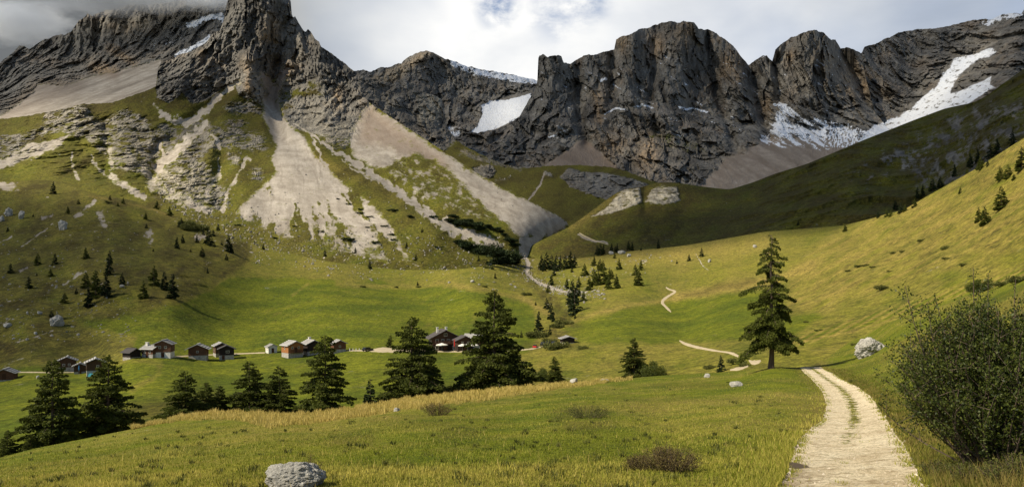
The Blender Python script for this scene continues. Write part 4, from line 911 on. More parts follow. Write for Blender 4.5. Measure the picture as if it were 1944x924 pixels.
# ------------------------------------------------------------------ conifers
def conifer(seed, nb, rad, n_tri, size, base=0.05, droop=0.5, up=0.25, power=0.85, loose=0.25, mat_=None, limb=0.5, skew=None, wide=0.45):
    """crown and trunk meshes of a conifer one unit tall"""
    rg = np.random.RandomState(seed)
    h = base + (0.985 - base) * (np.arange(nb) + rg.rand(nb)) / nb
    t = (h - base) / (1 - base)
    prof = (1 - t) ** power * (0.80 + 0.20 * sstep(t, 0, 0.18))
    Ln = rad * prof * (1 - loose + 2 * loose * rg.rand(nb)) + 0.012
    az = rg.rand(nb) * 2 * np.pi
    if skew is not None:
        for (hh, aa, k, wd) in skew:
            Ln = Ln * (1 + k * np.exp(-((h - hh) / wd) ** 2) * np.clip(np.cos(az - aa), 0, 1) ** 3)
    dr = droop * (0.6 + 0.8 * rg.rand(nb)); upv = up * (0.4 + 1.2 * t)
    w = Ln ** 1.35; w /= w.sum(); bi = rg.choice(nb, n_tri, p=w)
    s = 0.12 + 0.88 * rg.rand(n_tri) ** 0.62
    L_ = Ln[bi]; a = az[bi]
    side = (rg.rand(n_tri) * 2 - 1) * L_ * 0.30 * np.sin(np.pi * np.clip(s * 0.85 + 0.1, 0, 1))
    r = L_ * s
    ux, uy = np.cos(a), np.sin(a)
    x = ux * r - uy * side; y = uy * r + ux * side
    z = h[bi] + L_ * (upv[bi] * s - dr[bi] * s * s) - np.abs(side) * 0.25 + rg.normal(size=n_tri) * 0.006
    z = np.maximum(z - size * 0.3 * rg.rand(n_tri), 0.01)
    c = np.stack([x, y, z], 1)
    d = np.stack([ux * 0.7 - uy * np.sign(side) * 0.5, uy * 0.7 + ux * np.sign(side) * 0.5, -0.55 - 0 * ux], 1) + rg.normal(size=(n_tri, 3)) * 0.5
    d[:, 2] += 0.9 * sstep(t[bi], 0.75, 1.0)
    d /= np.linalg.norm(d, axis=1)[:, None]
    p = np.cross(d, rg.normal(size=(n_tri, 3))); p /= np.linalg.norm(p, axis=1)[:, None] + 1e-9
    sz = size * (0.55 + 0.9 * rg.rand(n_tri)) * (0.55 + 0.45 * (1 - t[bi]))
    V = np.empty((n_tri, 3, 3))
    V[:, 0] = c - d * sz[:, None] * 0.35; V[:, 1] = c + d * sz[:, None] * 0.65 + p * (sz * wide)[:, None]; V[:, 2] = c + d * sz[:, None] * 0.5 - p * (sz * wide)[:, None]
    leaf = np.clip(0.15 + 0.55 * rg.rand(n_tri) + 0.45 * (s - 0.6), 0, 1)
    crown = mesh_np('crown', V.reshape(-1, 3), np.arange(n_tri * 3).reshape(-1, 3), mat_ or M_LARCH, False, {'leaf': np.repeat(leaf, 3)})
    tr = MB(); k = 9
    zs = np.linspace(-0.03, 0.97, k)
    wob = rg.normal(size=(k, 2)) * 0.004
    tr.tube([(wob[i, 0], wob[i, 1], zs[i]) for i in range(k)], [0.018 * (1 - zs[i]) ** 0.9 * (1.35 if i == 0 else 1) + 0.0018 for i in range(k)], 7)
    for i in np.argsort(-Ln)[:int(nb * limb)]:
        q = [(math.cos(az[i]) * Ln[i] * u, math.sin(az[i]) * Ln[i] * u, h[i] + Ln[i] * (upv[i] * u - dr[i] * u * u)) for u in (0, 0.35, 0.7, 0.95)]
        tr.tube(q, [0.0042, 0.003, 0.002, 0.0008], 4)
    me = bpy.data.meshes.new('trunk'); me.from_pydata([tuple(v) for v in np.concatenate(tr.v)], [], tr.f); me.update(); me.materials.append(M_BARK)
    return crown, me
def plant_tree(meshes, loc, hgt, label, cat, group, name, rz, wide=1.0):
    e = empty(name, tuple(loc), label, cat, group, rz, (hgt * wide, hgt * wide, hgt))
    link('crown', meshes[0], e); link('trunk', meshes[1], e)
    return e
rnd = random.Random(3)
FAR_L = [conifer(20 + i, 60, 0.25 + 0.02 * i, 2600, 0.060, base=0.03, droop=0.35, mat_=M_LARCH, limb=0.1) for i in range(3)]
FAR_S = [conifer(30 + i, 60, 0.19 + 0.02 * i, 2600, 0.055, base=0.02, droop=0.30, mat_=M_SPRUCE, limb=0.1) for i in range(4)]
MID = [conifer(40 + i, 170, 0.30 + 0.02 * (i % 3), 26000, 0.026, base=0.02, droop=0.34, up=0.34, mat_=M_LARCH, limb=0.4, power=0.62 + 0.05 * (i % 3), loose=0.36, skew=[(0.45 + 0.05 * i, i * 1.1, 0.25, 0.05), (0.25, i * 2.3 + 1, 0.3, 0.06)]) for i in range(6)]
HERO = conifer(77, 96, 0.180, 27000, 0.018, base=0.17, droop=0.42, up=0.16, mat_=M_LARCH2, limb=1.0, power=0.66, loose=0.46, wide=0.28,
               skew=[(0.62, math.pi, 0.9, 0.03), (0.50, 0.0, 0.35, 0.05), (0.30, math.pi, 0.5, 0.06), (0.22, math.pi, 0.35, 0.06)])
TREES = [
 ('small conifers high on the left hillside', 'conifers high on the left hillside', valley, 'SL',
  [(101, 368, 24), (129, 405, 15), (149, 387, 10), (209, 379, 10), (15, 439, 10), (277, 416, 15), (278, 433, 10), (298, 396, 17), (322, 409, 18), (63, 411, 7), (234, 386, 12), (224, 391, 9)]),
 ('dark spruces along the boulder field', 'conifers along the boulder field', valley, 'S',
  [(336, 471, 22), (347, 461, 18), (374, 460, 16), (386, 446, 14), (396, 465, 32), (405, 448, 14), (414, 437, 14), (421, 465, 9), (407, 468, 10), (434, 478, 32), (440, 480, 20), (384, 487, 20), (430, 493, 13), (362, 478, 7), (394, 518, 12), (291, 477, 7), (345, 428, 16), (340, 431, 12)]),
 ('lone spruces below the white scree fan', 'lone conifers at the foot of the white fan', valley, 'S',
  [(500, 473, 12), (483, 462, 7), (617, 486, 14), (675, 480, 12), (702, 510, 18), (790, 494, 13), (772, 470, 12), (802, 440, 9), (909, 495, 12), (940, 528, 12), (793, 541, 9)]),
 ('single conifers on the lower left hillside', 'single conifers on the lower left hillside', valley, 'SL',
  [(163, 491, 23), (72, 502, 23), (104, 502, 22), (20, 518, 20), (55, 547, 25), (96, 524, 16), (123, 575, 21), (232, 540, 25), (70, 523, 7), (145, 557, 12)]),
 ('conifers on the knoll above the green meadow', 'conifers on the knoll above the meadow', valley, 'LS',
  [(208, 500, 26), (207, 521, 32), (202, 562, 42), (182, 562, 50), (168, 583, 40), (163, 545, 30), (272, 566, 35), (292, 541, 38), (312, 550, 36), (328, 566, 48)]),
 ('spruces packed at the foot of the shaded spur', 'dark stand at the foot of the spur', valley, 'S',
  [(1028, 512, 30), (1038, 510, 32), (1047, 511, 28), (1056, 514, 30), (1064, 510, 27), (1073, 510, 28), (1083, 509, 34), (1091, 508, 26), (1052, 523, 18), (1086, 516, 12), (1033, 514, 24)]),
 ('dark spruces where shadow meets sunny pasture', 'row of spruces at the edge of the shadow', valley, 'S',
  [(1134, 484, 20), (1140, 483, 22), (1146, 482, 20), (1161, 477, 16), (1168, 477, 12), (1172, 478, 17), (1193, 473, 17), (1200, 475, 17), (1217, 475, 8), (1250, 471, 18)]),
 ('green conifers clumped on the sunny bank', 'clump of conifers on the sunny bank', valley, 'L',
  [(1128, 504, 18), (1167, 490, 10), (1175, 511, 22), (1139, 513, 22), (1145, 511, 18), (1217, 512, 20), (1206, 522, 22), (1212, 541, 32), (1110, 523, 24), (1119, 550, 26), (1128, 541, 32), (1136, 541, 28), (1146, 539, 38), (1156, 548, 28), (1157, 523, 16), (1161, 529, 18), (1170, 547, 28)]),
 ('conifers lining the stony stream gully', 'conifers lining the stream gully', valley, 'SL',
  [(1047, 541, 22), (1041, 555, 18), (1076, 548, 22), (1099, 544, 20), (1087, 575, 46), (1091, 596, 50), (1096, 562, 28), (1108, 571, 20), (1092, 604, 10), (1080, 576, 26)]),
 ('pointed spruces below the gully mouth', 'spruces below the gully mouth', valley, 'S',
  [(1038, 586, 22), (1046, 605, 32), (1050, 610, 20), (1023, 629, 40), (1044, 635, 16), (1017, 579, 9), (990, 640, 14), (1070, 650, 7)]),
 ('little conifers on pale pasture behind the larch', 'lone conifers on the pale pasture', valley, 'S',
  [(1285, 500, 8), (1308, 495, 14), (1332, 487, 18)]),
 ('conifers along the golden slope\'s upper edge', 'conifers along the upper edge of the golden slope', valley, 'LS',
  [(1605, 439, 15), (1667, 413, 14), (1683, 411, 14), (1691, 411, 13), (1710, 404, 20), (1718, 401, 14), (1736, 393, 16), (1862, 322, 26), (1875, 316, 16)]),
 ('conifers out on the golden slope', 'conifers dotted over the golden slope', valley, 'L',
  [(1899, 342, 27), (1914, 338, 27), (1925, 341, 13), (1823, 367, 14), (1901, 396, 43), (1858, 420, 28), (1870, 426, 36), (1940, 322, 44)]),
 ('conifers shaded behind the golden slope', 'shaded wood behind the golden slope', spur, 'S',
  [(1700, 398, 20), (1752, 372, 22), (1812, 335, 24), (1842, 318, 28), (1856, 308, 26), (1880, 300, 26), (1893, 292, 30), (1922, 276, 30), (1905, 308, 16), (1515, 427, 10), (1742, 376, 22), (1770, 362, 24), (1785, 356, 22)]),
]
for what, grp, sh, kinds, lst in TREES:
    lst = sorted(lst)
    for i, (px, py, hp) in enumerate(lst):
        py = min(py + 0.5, 900); d = float(sh.dist(px, py)); p = W(px, py, d); p[2] -= 0.25
        sp_ = rnd.choice(kinds); ms_ = rnd.choice(FAR_S if sp_ == 'S' else FAR_L)
        plant_tree(ms_, p, hp * 1.04 / F * d, '%s from left of the %s' % (ordinal(i), what), 'conifer', grp, 'spruce_tree' if sp_ == 'S' else 'larch_tree', rnd.random() * 6.28, rnd.uniform(1.0, 1.3) * (1.1 if hp < 14 else 1))
# big larches behind the rim of the near meadow
BIG = [(100, 858, 180, 0.92, 'tall dark larch at far left with a lone pointed top beside the dark huts'), (205, 845, 176, 0.96, 'broad dark larch right of its twin, in front of the huts'),
 (14, 880, 68, 0.9, 'small dark larch at the left edge of the meadow rim'), (58, 872, 52, 1.0, 'low bushy larch filling the gap at the foot of the far left larches'), (352, 806, 105, 1.15, 'bushy larch at the left end of the row of three'),
 (392, 800, 78, 1.0, 'middle larch of the row of three, shorter than its left neighbour'), (417, 797, 68, 0.95, 'shortest larch at the right end of the row of three'),
 (473, 793, 110, 1.1, 'dense dark larch left of a slimmer one, above the golden grass'), (530, 790, 98, 1.08, 'slimmer larch standing between two bigger ones above the golden grass'), (617, 788, 154, 0.95, 'tall full larch in front of the orange hut'),
 (782, 760, 162, 1.02, 'large larch just left of the mountain lodge'), (938, 744, 198, 0.93, 'largest larch of all, just right of the mountain lodge'), (975, 740, 84, 0.95, 'low side larch leaning out from the foot of the largest one'), (820, 752, 80, 0.8, 'low larch tucked against the right side of the lodge larch')]
for i, (px, py, hp, wd, lb) in enumerate(BIG):
    d = float(valley.dist(px, py)); p = W(px, py, d); p[2] -= 0.2
    plant_tree(MID[i % 6], p, hp / F * d, lb, 'larch', 'larches behind the rim of the near meadow', 'larch_tree', rnd.random() * 6.28, wd * 1.12)
for (px, py, hp, wd, lb, ms_, nm) in ((703, 768, 52, 1.25, 'young blue-green spruce alone between two big larches', FAR_S[3], 'spruce_tree'), (1053, 728, 54, 1.0, 'slim young spruce right of the largest larch', MID[1], 'spruce_tree'),
        (1203, 716, 78, 1.05, 'compact spruce on the meadow rim with a round bush at its side', MID[2], 'spruce_tree'), (1369, 705, 34, 1.2, 'tiny spruce beside the pale track left of the lone larch', FAR_S[1], 'spruce_tree'), (741, 660, 26, 1.4, 'small round-topped tree behind the gravel yard', FAR_L[1], 'larch_tree')):
    d = float(valley.dist(px, py)); p = W(px, py, d); p[2] -= 0.2
    plant_tree(ms_, p, hp / F * d, lb, 'spruce' if nm[0] == 's' else 'tree', None, nm, rnd.random() * 6.28, wd)
p = near.at(1465, 699); d = p[1]; p[2] -= 0.1
plant_tree(HERO, p, 258 / F * d, 'lone tall larch with bare lower trunk beside the pale track', 'larch', None, 'larch_tree', 0.0, 1.0)

# ------------------------------------------------------------------ bushes
def bush_mesh(seed, n_tri, size, mat_, flat=0.7, lobes=7, up=0.0):
    rg = np.random.RandomState(seed)
    cs = rg.normal(size=(lobes, 3)) * (0.42, 0.42, 0.20); cs[:, 2] = np.abs(cs[:, 2]) + 0.25; rr = 0.28 + 0.22 * rg.rand(lobes)
    b = rg.randint(0, lobes, n_tri); v = rg.normal(size=(n_tri, 3)); v /= np.linalg.norm(v, axis=1)[:, None]
    rad_ = rr[b] * rg.rand(n_tri) ** 0.35 * (1 + 0.18 * rg.normal(size=n_tri))
    c = cs[b] + v * rad_[:, None]; c[:, 2] = np.abs(c[:, 2]) * flat
    d = v + rg.normal(size=(n_tri, 3)) * 0.7; d[:, 2] += up; d /= np.linalg.norm(d, axis=1)[:, None]
    p = np.cross(d, rg.normal(size=(n_tri, 3))); p /= np.linalg.norm(p, axis=1)[:, None] + 1e-9
    sz = size * (0.6 + 0.8 * rg.rand(n_tri))
    V = np.empty((n_tri, 3, 3)); V[:, 0] = c - d * sz[:, None] * .4; V[:, 1] = c + d * sz[:, None] * .6 + p * (sz * .4)[:, None]; V[:, 2] = c + d * sz[:, None] * .5 - p * (sz * .4)[:, None]
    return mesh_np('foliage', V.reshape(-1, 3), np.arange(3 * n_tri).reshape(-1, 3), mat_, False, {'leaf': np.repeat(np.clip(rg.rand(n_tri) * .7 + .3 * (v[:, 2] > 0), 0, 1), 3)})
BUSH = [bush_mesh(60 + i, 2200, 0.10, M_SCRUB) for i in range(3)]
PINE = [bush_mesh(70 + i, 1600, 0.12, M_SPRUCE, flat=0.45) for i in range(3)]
LEAFB = bush_mesh(81, 9000, 0.055, M_LEAF, flat=1.1)
def plant_bush(me, sh, px, py, wpx, hfac, label, group=None, name='bush', cat='bush', sink=0.05):
    d = float(sh.dist(px, py)); p = W(px, py, d); s_ = wpx / F * d / 1.6; p[2] -= sink * s_
    o = link(name, me, loc=tuple(p)); o.scale = (s_, s_, s_ * hfac); o.rotation_euler = (0, 0, rnd.random() * 6.28)
    return tag(o, label, cat, group)
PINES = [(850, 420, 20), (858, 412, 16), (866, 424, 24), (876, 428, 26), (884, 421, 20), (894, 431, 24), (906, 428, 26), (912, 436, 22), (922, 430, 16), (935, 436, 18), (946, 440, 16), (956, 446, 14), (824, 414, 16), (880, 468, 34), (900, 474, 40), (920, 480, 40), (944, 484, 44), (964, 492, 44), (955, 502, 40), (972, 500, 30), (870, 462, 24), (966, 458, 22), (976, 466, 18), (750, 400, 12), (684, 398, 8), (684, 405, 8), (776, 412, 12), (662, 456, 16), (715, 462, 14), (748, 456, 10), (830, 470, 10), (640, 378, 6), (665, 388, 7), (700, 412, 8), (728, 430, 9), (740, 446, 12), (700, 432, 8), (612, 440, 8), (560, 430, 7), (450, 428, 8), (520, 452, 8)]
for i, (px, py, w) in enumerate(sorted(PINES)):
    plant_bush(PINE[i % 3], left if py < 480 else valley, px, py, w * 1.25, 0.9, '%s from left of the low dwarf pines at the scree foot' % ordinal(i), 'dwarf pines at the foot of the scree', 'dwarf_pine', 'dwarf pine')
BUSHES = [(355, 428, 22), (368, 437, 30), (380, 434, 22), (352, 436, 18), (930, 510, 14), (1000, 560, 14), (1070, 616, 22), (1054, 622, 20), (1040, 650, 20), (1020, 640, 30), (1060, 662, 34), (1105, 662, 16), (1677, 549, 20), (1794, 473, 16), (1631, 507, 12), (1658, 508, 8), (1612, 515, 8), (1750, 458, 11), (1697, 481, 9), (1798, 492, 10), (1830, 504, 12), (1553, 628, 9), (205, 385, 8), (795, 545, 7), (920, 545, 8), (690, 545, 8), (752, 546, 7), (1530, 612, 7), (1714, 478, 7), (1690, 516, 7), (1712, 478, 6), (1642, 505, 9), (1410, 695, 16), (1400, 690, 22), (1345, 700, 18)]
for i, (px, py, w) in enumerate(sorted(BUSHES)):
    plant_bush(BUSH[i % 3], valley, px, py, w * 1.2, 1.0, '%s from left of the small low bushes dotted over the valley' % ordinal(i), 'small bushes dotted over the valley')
plant_bush(LEAFB, valley, 1226, 716, 46, 1.15, 'round leafy bush hugging the right side of the compact spruce')
plant_bush(LEAFB, valley, 1026, 722, 30, 1.3, 'thin sapling bush between the largest larch and the slim spruce')
plant_bush(BUSH[1], valley, 860, 752, 70, 0.8, 'wide olive thicket in the hollow between the two biggest larches')
plant_bush(BUSH[2], valley, 900, 748, 56, 0.7, 'lower right half of the olive thicket in the hollow')
plant_bush(LEAFB, near, 1868, 553, 36, 1.1, 'leafy shrub on the brow of the slope above the large willow')
plant_bush(BUSH[0], near, 1905, 541, 44, 0.6, 'low dark shrub on the right-hand brow, left of another')
plant_bush(BUSH[1], near, 1938, 534, 40, 0.8, 'low dark shrub where the brow meets the right edge')
plant_bush(BUSH[2], near, 1620, 655, 14, 0.9, 'small dark bush against the left side of the pale boulder')
plant_bush(BUSH[1], near, 1665, 668, 20, 0.5, 'flat creeping bush at the front of the pale boulder')
plant_bush(BUSH[0], near, 1616, 725, 16, 0.9, 'small dark tuft bush at the right edge of the track')
# ------------------------------------------------------------------ tracks
def ribbon(name, sh, left_, right_, mat_, up, nx=5, nl=None):
    """track laid on a sheet between two edges given as lists of matching points"""
    L_ = np.array(left_, float); R_ = np.array(right_, float)
    k = nl or 60
    u = np.linspace(0, len(L_) - 1, k)
    def ev(A): return np.stack([np.interp(u, np.arange(len(A)), A[:, j]) for j in (0, 1)], 1)
    A, B = ev(L_), ev(R_)
    w = np.linspace(0, 1, nx)[None, :, None]
    Q = A[:, None] * (1 - w) + B[:, None] * w
    P = sh.at(Q[..., 0], Q[..., 1]); P[..., 2] += up * (1 - (2 * np.abs(w[..., 0] - .5)) ** 6 * 1.0)
    al = np.concatenate([[0], np.cumsum(np.linalg.norm(np.diff(P[:, nx // 2], axis=0), axis=1))])
    att = np.stack([np.broadcast_to(w[..., 0], (k, nx)), np.broadcast_to(al[:, None] / 100, (k, nx)), np.zeros((k, nx))], -1).reshape(-1, 3)
    o = link(name, mesh_np(name, P.reshape(-1, 3), grid_faces(k, nx), mat_, True, {'lane': att}))
    return tag(o, kind='structure')
def track_mat(name, near_):
    mt = bpy.data.materials.new(name); mt.use_nodes = True; nt = mt.node_tree; nt.nodes.clear()
    N, L, n, m, mix, rng, noise = node_kit(nt)
    tc = n('ShaderNodeTexCoord'); P = tc.outputs['Object']
    a = n('ShaderNodeAttribute', attribute_name='lane'); s_ = n('ShaderNodeSeparateColor'); L.new(a.outputs['Color'], s_.inputs[0])
    ac, al, _ = s_.outputs
    n1 = noise(P, 1.2, 6, 0.65, 0.2, stretch=(1, 1, 1)); n0 = noise(P, 4.5, 8, 0.72, 0.2); n2 = noise(P, 14.0, 6, 0.75); nb_ = noise(P, 0.7, 5, 0.6, 0.3); n3 = noise(P, 60.0, 3, 0.7)
    c = mix(rng(n1, 0.3, 0.7), (0.72, 0.59, 0.38), (0.88, 0.77, 0.54))
    c = mix(rng(nb_, 0.50, 0.62, 0, 0.35), c, (0.42, 0.31, 0.17))
    c = mix(rng(n0, 0.51, 0.61, 0, 0.7), c, (0.30, 0.215, 0.11))
    c = mix(rng(n2, 0.50, 0.62, 0, 0.8), c, (0.25, 0.18, 0.095))
    c = mix(1.0, c, mix(rng(n3, 0.3, 0.7), (0.75, 0.75, 0.75), (1.2, 1.2, 1.2)), 'MULTIPLY')
    c = mix(m('MULTIPLY', m('MULTIPLY', rng(al, 0.10, 0.045), rng(ac, 0.42, 0.05)), rng(n0, 0.35, 0.6, 0.2, 1.0)), c, (0.17, 0.12, 0.07))
    if near_:
        mid = m('SUBTRACT', 1.0, m('MULTIPLY', m('ABSOLUTE', m('SUBTRACT', ac, 0.5)), 4.6), clamp=True)
        g = m('MULTIPLY', mid, rng(al, 0.08, 0.20, 0.30, 1.0))
        n4 = noise(P, 2.6, 7, 0.75, 0.3, stretch=(1, .45, 1))
        ed = rng(m('ABSOLUTE', m('SUBTRACT', ac, 0.5)), 0.42, 0.52)
        f = m('ADD', m('MULTIPLY', g, 0.62), m('ADD', m('MULTIPLY', rng(n4, 0.3, 0.7, -1, 1), 0.52), m('MULTIPLY', ed, 0.5)))
        c = mix(rng(f, 0.42, 0.60), c, mix(rng(n2, .3, .7), (0.085, 0.085, 0.012), (0.17, 0.155, 0.03)))
    b = n('ShaderNodeBsdfPrincipled'); L.new(c, b.inputs['Base Color']); b.inputs['Roughness'].default_value = 0.95; b.inputs['Specular IOR Level'].default_value = 0.1
    bp = n('ShaderNodeBump'); bp.inputs['Strength'].default_value = 0.9; bp.inputs['Distance'].default_value = 0.05
    L.new(m('ADD', m('ADD', n2, n0), m('MULTIPLY', n3, 0.4)), bp.inputs['Height']); L.new(bp.outputs[0], b.inputs['Normal'])
    o = n('ShaderNodeOutputMaterial'); L.new(b.outputs[0], o.inputs[0])
    return mt
M_TR, M_TRF = track_mat('track_gravel', True), mat('track_far', (0.52, 0.43, 0.28), 0.95, (0.36, 0.29, 0.18), 1.2)
ys = np.concatenate([np.linspace(1080, 924, 60), np.linspace(922, 800, 150), np.linspace(799, 697, 130)])
jl = fbm(ys, 0 * ys, 0 * ys, 26, 5, 0.65, off=3); jr = fbm(ys, 0 * ys + 9, 0 * ys, 26, 5, 0.65, off=7)
wpx = pr_f(ys) - pl_f(ys)
ribbon('track', near, np.stack([pl_f(ys) + jl * wpx * 0.10, ys], 1), np.stack([pr_f(ys) + jr * wpx * 0.10, ys], 1), M_TR, 0.03, 21, len(ys))
def thin(name, pts, sh=valley, up=0.12, jit=0.5, mat_=None):
    P = np.array(pts, float); k = len(P) * 8; u = np.linspace(0, len(P) - 1, k)
    x, y, w = [np.interp(u, np.arange(len(P)), P[:, j]) for j in range(3)]
    for _ in range(4):
        x[1:-1] = (x[:-2] + x[1:-1] + x[2:]) / 3; y[1:-1] = (y[:-2] + y[1:-1] + y[2:]) / 3
    tx, ty = np.gradient(x), np.gradient(y); l = np.hypot(tx, ty) + 1e-9
    nx_, ny_ = -ty / l, tx / l
    w = w * (1 + jit * fbm(x, y, 0 * x, 9, 3, 0.7)) / 2
    return ribbon(name, sh, np.stack([x + nx_ * w, y + ny_ * w], 1), np.stack([x - nx_ * w, y - ny_ * w], 1), mat_ or M_TRF, up, 3, k)
thin('path', [(1290, 646, 2.5), (1300, 652, 5), (1320, 658, 5), (1345, 663, 4), (1370, 667, 2.5), (1380, 668, 3), (1392, 671, 5), (1402, 676, 4)])
thin('path', [(1422, 683, 2), (1428, 688, 9), (1438, 687, 8), (1444, 684, 3)])
thin('path', [(1386, 702, 2), (1398, 700, 6), (1410, 698, 5), (1420, 694, 3)])
thin('path', [(1264, 545, 2), (1270, 549, 3), (1284, 553, 4), (1270, 561, 4), (1259, 569, 5), (1257, 575, 5), (1264, 582, 4), (1270, 588, 4), (1274, 592, 2)])
thin('path', [(30, 706, 2), (70, 706, 2), (100, 707, 1.6), (140, 706, 1.5)])
thin('path', [(292, 678, 2), (330, 677, 3), (360, 675, 2.4), (400, 673, 2), (450, 671, 2.2), (503, 669, 2)])
thin('path', [(625, 667, 2), (660, 665, 2), (700, 665, 3), (720, 664, 9), (750, 663, 10), (775, 664, 6), (860, 667, 3), (960, 666, 3), (1010, 662, 2.5), (1030, 657, 2)])
thin('path', [(1155, 352 + 112, 1.2), (1130, 457, 1.4), (1108, 447, 1.6), (1100, 442, 1.8)], spur, 0.3)
# puddle on the left edge of the track
q = np.linspace(0, 2 * np.pi, 28, endpoint=False); rr_ = 1 + 0.7 * fbm(np.cos(q), np.sin(q), 0 * q, 0.6, 4)
pc = near.at(1516, 889); zt = float(near.at(1516, 889)[2]) + 0.040
pv = np.stack([pc[0] + 0.20 * np.cos(q) * rr_, pc[1] + 0.36 * np.sin(q) * rr_, 0 * q + zt], 1)
pm = mat('puddle_water', (0.095, 0.062, 0.028), 0.28, (0.06, 0.04, 0.018), spec=0.25)
me = bpy.data.meshes.new('puddle'); me.from_pydata([tuple(v) for v in pv] + [(v[0], v[1], v[2] - 0.06) for v in pv], [], [tuple(range(28))] + [(i, i + 28, (i + 1) % 28 + 28, (i + 1) % 28) for i in range(28)]); me.materials.append(pm)
tag(link('puddle', me), 'small brown puddle on the left edge of the pale track', 'puddle')

# ------------------------------------------------------------------ rocks
def rock_mesh(seed, sub, name='rock', mat_=None, planes=14, rough_=0.10):
    rg = np.random.RandomState(seed); V, Fc = ico(sub)
    V = V.copy()
    for _ in range(planes):
        d = rg.normal(size=3); d /= np.linalg.norm(d); h = 0.55 + 0.35 * rg.rand()
        k = V @ d; V -= np.outer(np.maximum(k - h, 0) * 0.9, d)
    nrm = V / np.linalg.norm(V, axis=1)[:, None]
    o = seed * 1.37
    V += nrm * (rough_ * fbm(V[:, 0], V[:, 1], V[:, 2], 0.7, 6, 0.6, kind='b', off=o) + rough_ * .5 * fbm(V[:, 0], V[:, 1], V[:, 2], 0.16, 4, 0.6, off=o + 2))[:, None]
    return mesh_np(name, V, Fc, mat_, False)
def rockmat():
    mt = bpy.data.materials.new('limestone'); mt.use_nodes = True; nt = mt.node_tree; nt.nodes.clear()
    N, L, n, m, mix, rng, noise = node_kit(nt)
    tc = n('ShaderNodeTexCoord'); P = tc.outputs['Object']
    a = noise(P, 1.8, 9, 0.7, 0.4); b_ = noise(P, 5.0, 8, 0.75, 0.6); e = noise(P, 14, 6, 0.75)
    c = mix(rng(a, 0.35, 0.65), (0.28, 0.265, 0.225), (0.52, 0.49, 0.42))
    c = mix(rng(b_, 0.52, 0.66, 0, 0.85), c, (0.075, 0.070, 0.058))
    c = mix(rng(e, 0.60, 0.72, 0, 0.7), c, (0.55, 0.53, 0.48))
    b = n('ShaderNodeBsdfPrincipled'); L.new(c, b.inputs['Base Color']); b.inputs['Roughness'].default_value = 0.92; b.inputs['Specular IOR Level'].default_value = 0.15
    bp = n('ShaderNodeBump'); bp.inputs['Strength'].default_value = 0.9; bp.inputs['Distance'].default_value = 0.08
    L.new(m('ADD', b_, m('MULTIPLY', e, 0.4)), bp.inputs['Height']); L.new(bp.outputs[0], b.inputs['Normal'])
    o = n('ShaderNodeOutputMaterial'); L.new(b.outputs[0], o.inputs[0])
    return mt
M_ROCK = rockmat()
def put_rock(me, sh, px, py, w, h, label, dep=0.8, group=None, name='boulder', rz=None, sink=0.25):
    d = float(sh.dist(px, py)); p = W(px, py, d); s = w / F * d / 2; hz = h / F * d / (2 - sink * 2) * 1.15
    p[2] += hz * (1 - 2 * sink) * 0.8
    o = link(name, me, loc=tuple(p)); o.scale = (s, s * dep, hz); o.rotation_euler = (0, 0, rnd.random() * 6.28 if rz is None else rz)
    return tag(o, label, 'rock', group)
RK = [rock_mesh(5 + i, 4, mat_=M_ROCK) for i in range(4)]
put_rock(rock_mesh(101, 6, mat_=M_ROCK, planes=20, rough_=0.17), near, 567, 922, 138, 52, 'weathered grey boulder cut off by the bottom edge of the meadow', 0.8, rz=0.3)
put_rock(rock_mesh(107, 6, mat_=M_ROCK, planes=9, rough_=0.24), near, 1657, 671, 62, 28, 'big pale craggy boulder on the grass right of the track', 0.7, rz=0.0, sink=0.32)
put_rock(RK[0], near, 1397, 733, 26, 10, 'flat white-topped stone in the grass below the lone larch', group='white stones around the lone larch')
put_rock(RK[1], near, 1342, 716, 16, 8, 'small pale stone on the meadow rim left of the larch', group='white stones around the lone larch')
put_rock(RK[2], near, 1090, 727, 20, 10, 'pale pointed rock at the right end of the golden grass')
put_rock(RK[3], near, 1148, 724, 20, 5, 'thin flat stone on the rim right of the pointed rock')
put_rock(RK[1], near, 753, 780, 16, 7, 'flat stone at the lower edge of the golden grass')
put_rock(RK[2], near, 1496, 886, 7, 4, 'fist-sized stone beside the puddle')
OUT = [(108, 618, 26, 20, 'pale outcrop crowned by a small dark tree above the brown mound'), (16, 410, 18, 15, 'leftmost rock outcrop high on the left hillside'), (40, 415, 15, 17, 'second rock outcrop high on the left hillside'), (119, 436, 19, 20, 'lone craggy outcrop right of the two on the left hillside'), (4, 420, 12, 11, 'outcrop touching the left edge high on the hillside'),
       (15, 620, 18, 8, 'flat dark-topped rock at the left edge of the valley floor'), (75, 596, 12, 6, 'pale rock amid the cluster above the brown mound'), (52, 596, 6, 5, 'tiny white rock left of the pale rock cluster'), (232, 545, 9, 5, 'white stone under the conifer on the knoll'), (68, 634, 8, 5, 'white stone on the shoulder of the brown mound'), (72, 718, 7, 6, 'white stone in the grass left of the tall dark larch'),
       (1160, 483, 12, 6, 'pale boulder under the row of spruces'), (1180, 482, 16, 7, 'broad pale boulder at the shadow edge'), (1194, 487, 10, 6, 'boulder right of the broad pale boulder'), (1433, 470, 9, 6, 'white boulder on the open pasture behind the larch'), (1347, 498, 8, 6, 'white boulder right of the three little conifers'), (897, 536, 12, 5, 'white stones by the upper edge of the meadow')]
for i, (px, py, w, h, lb) in enumerate(OUT):
    put_rock(rock_mesh(200 + i, 4, mat_=M_ROCK, rough_=0.35) if h > 10 and w < 30 else RK[i % 4], valley, px, py, w, h, lb, sink=0.15)
plant_bush(BUSH[0], valley, 119, 606, 22, 0.6, 'dark creeping scrub over the pale outcrop above the mound')
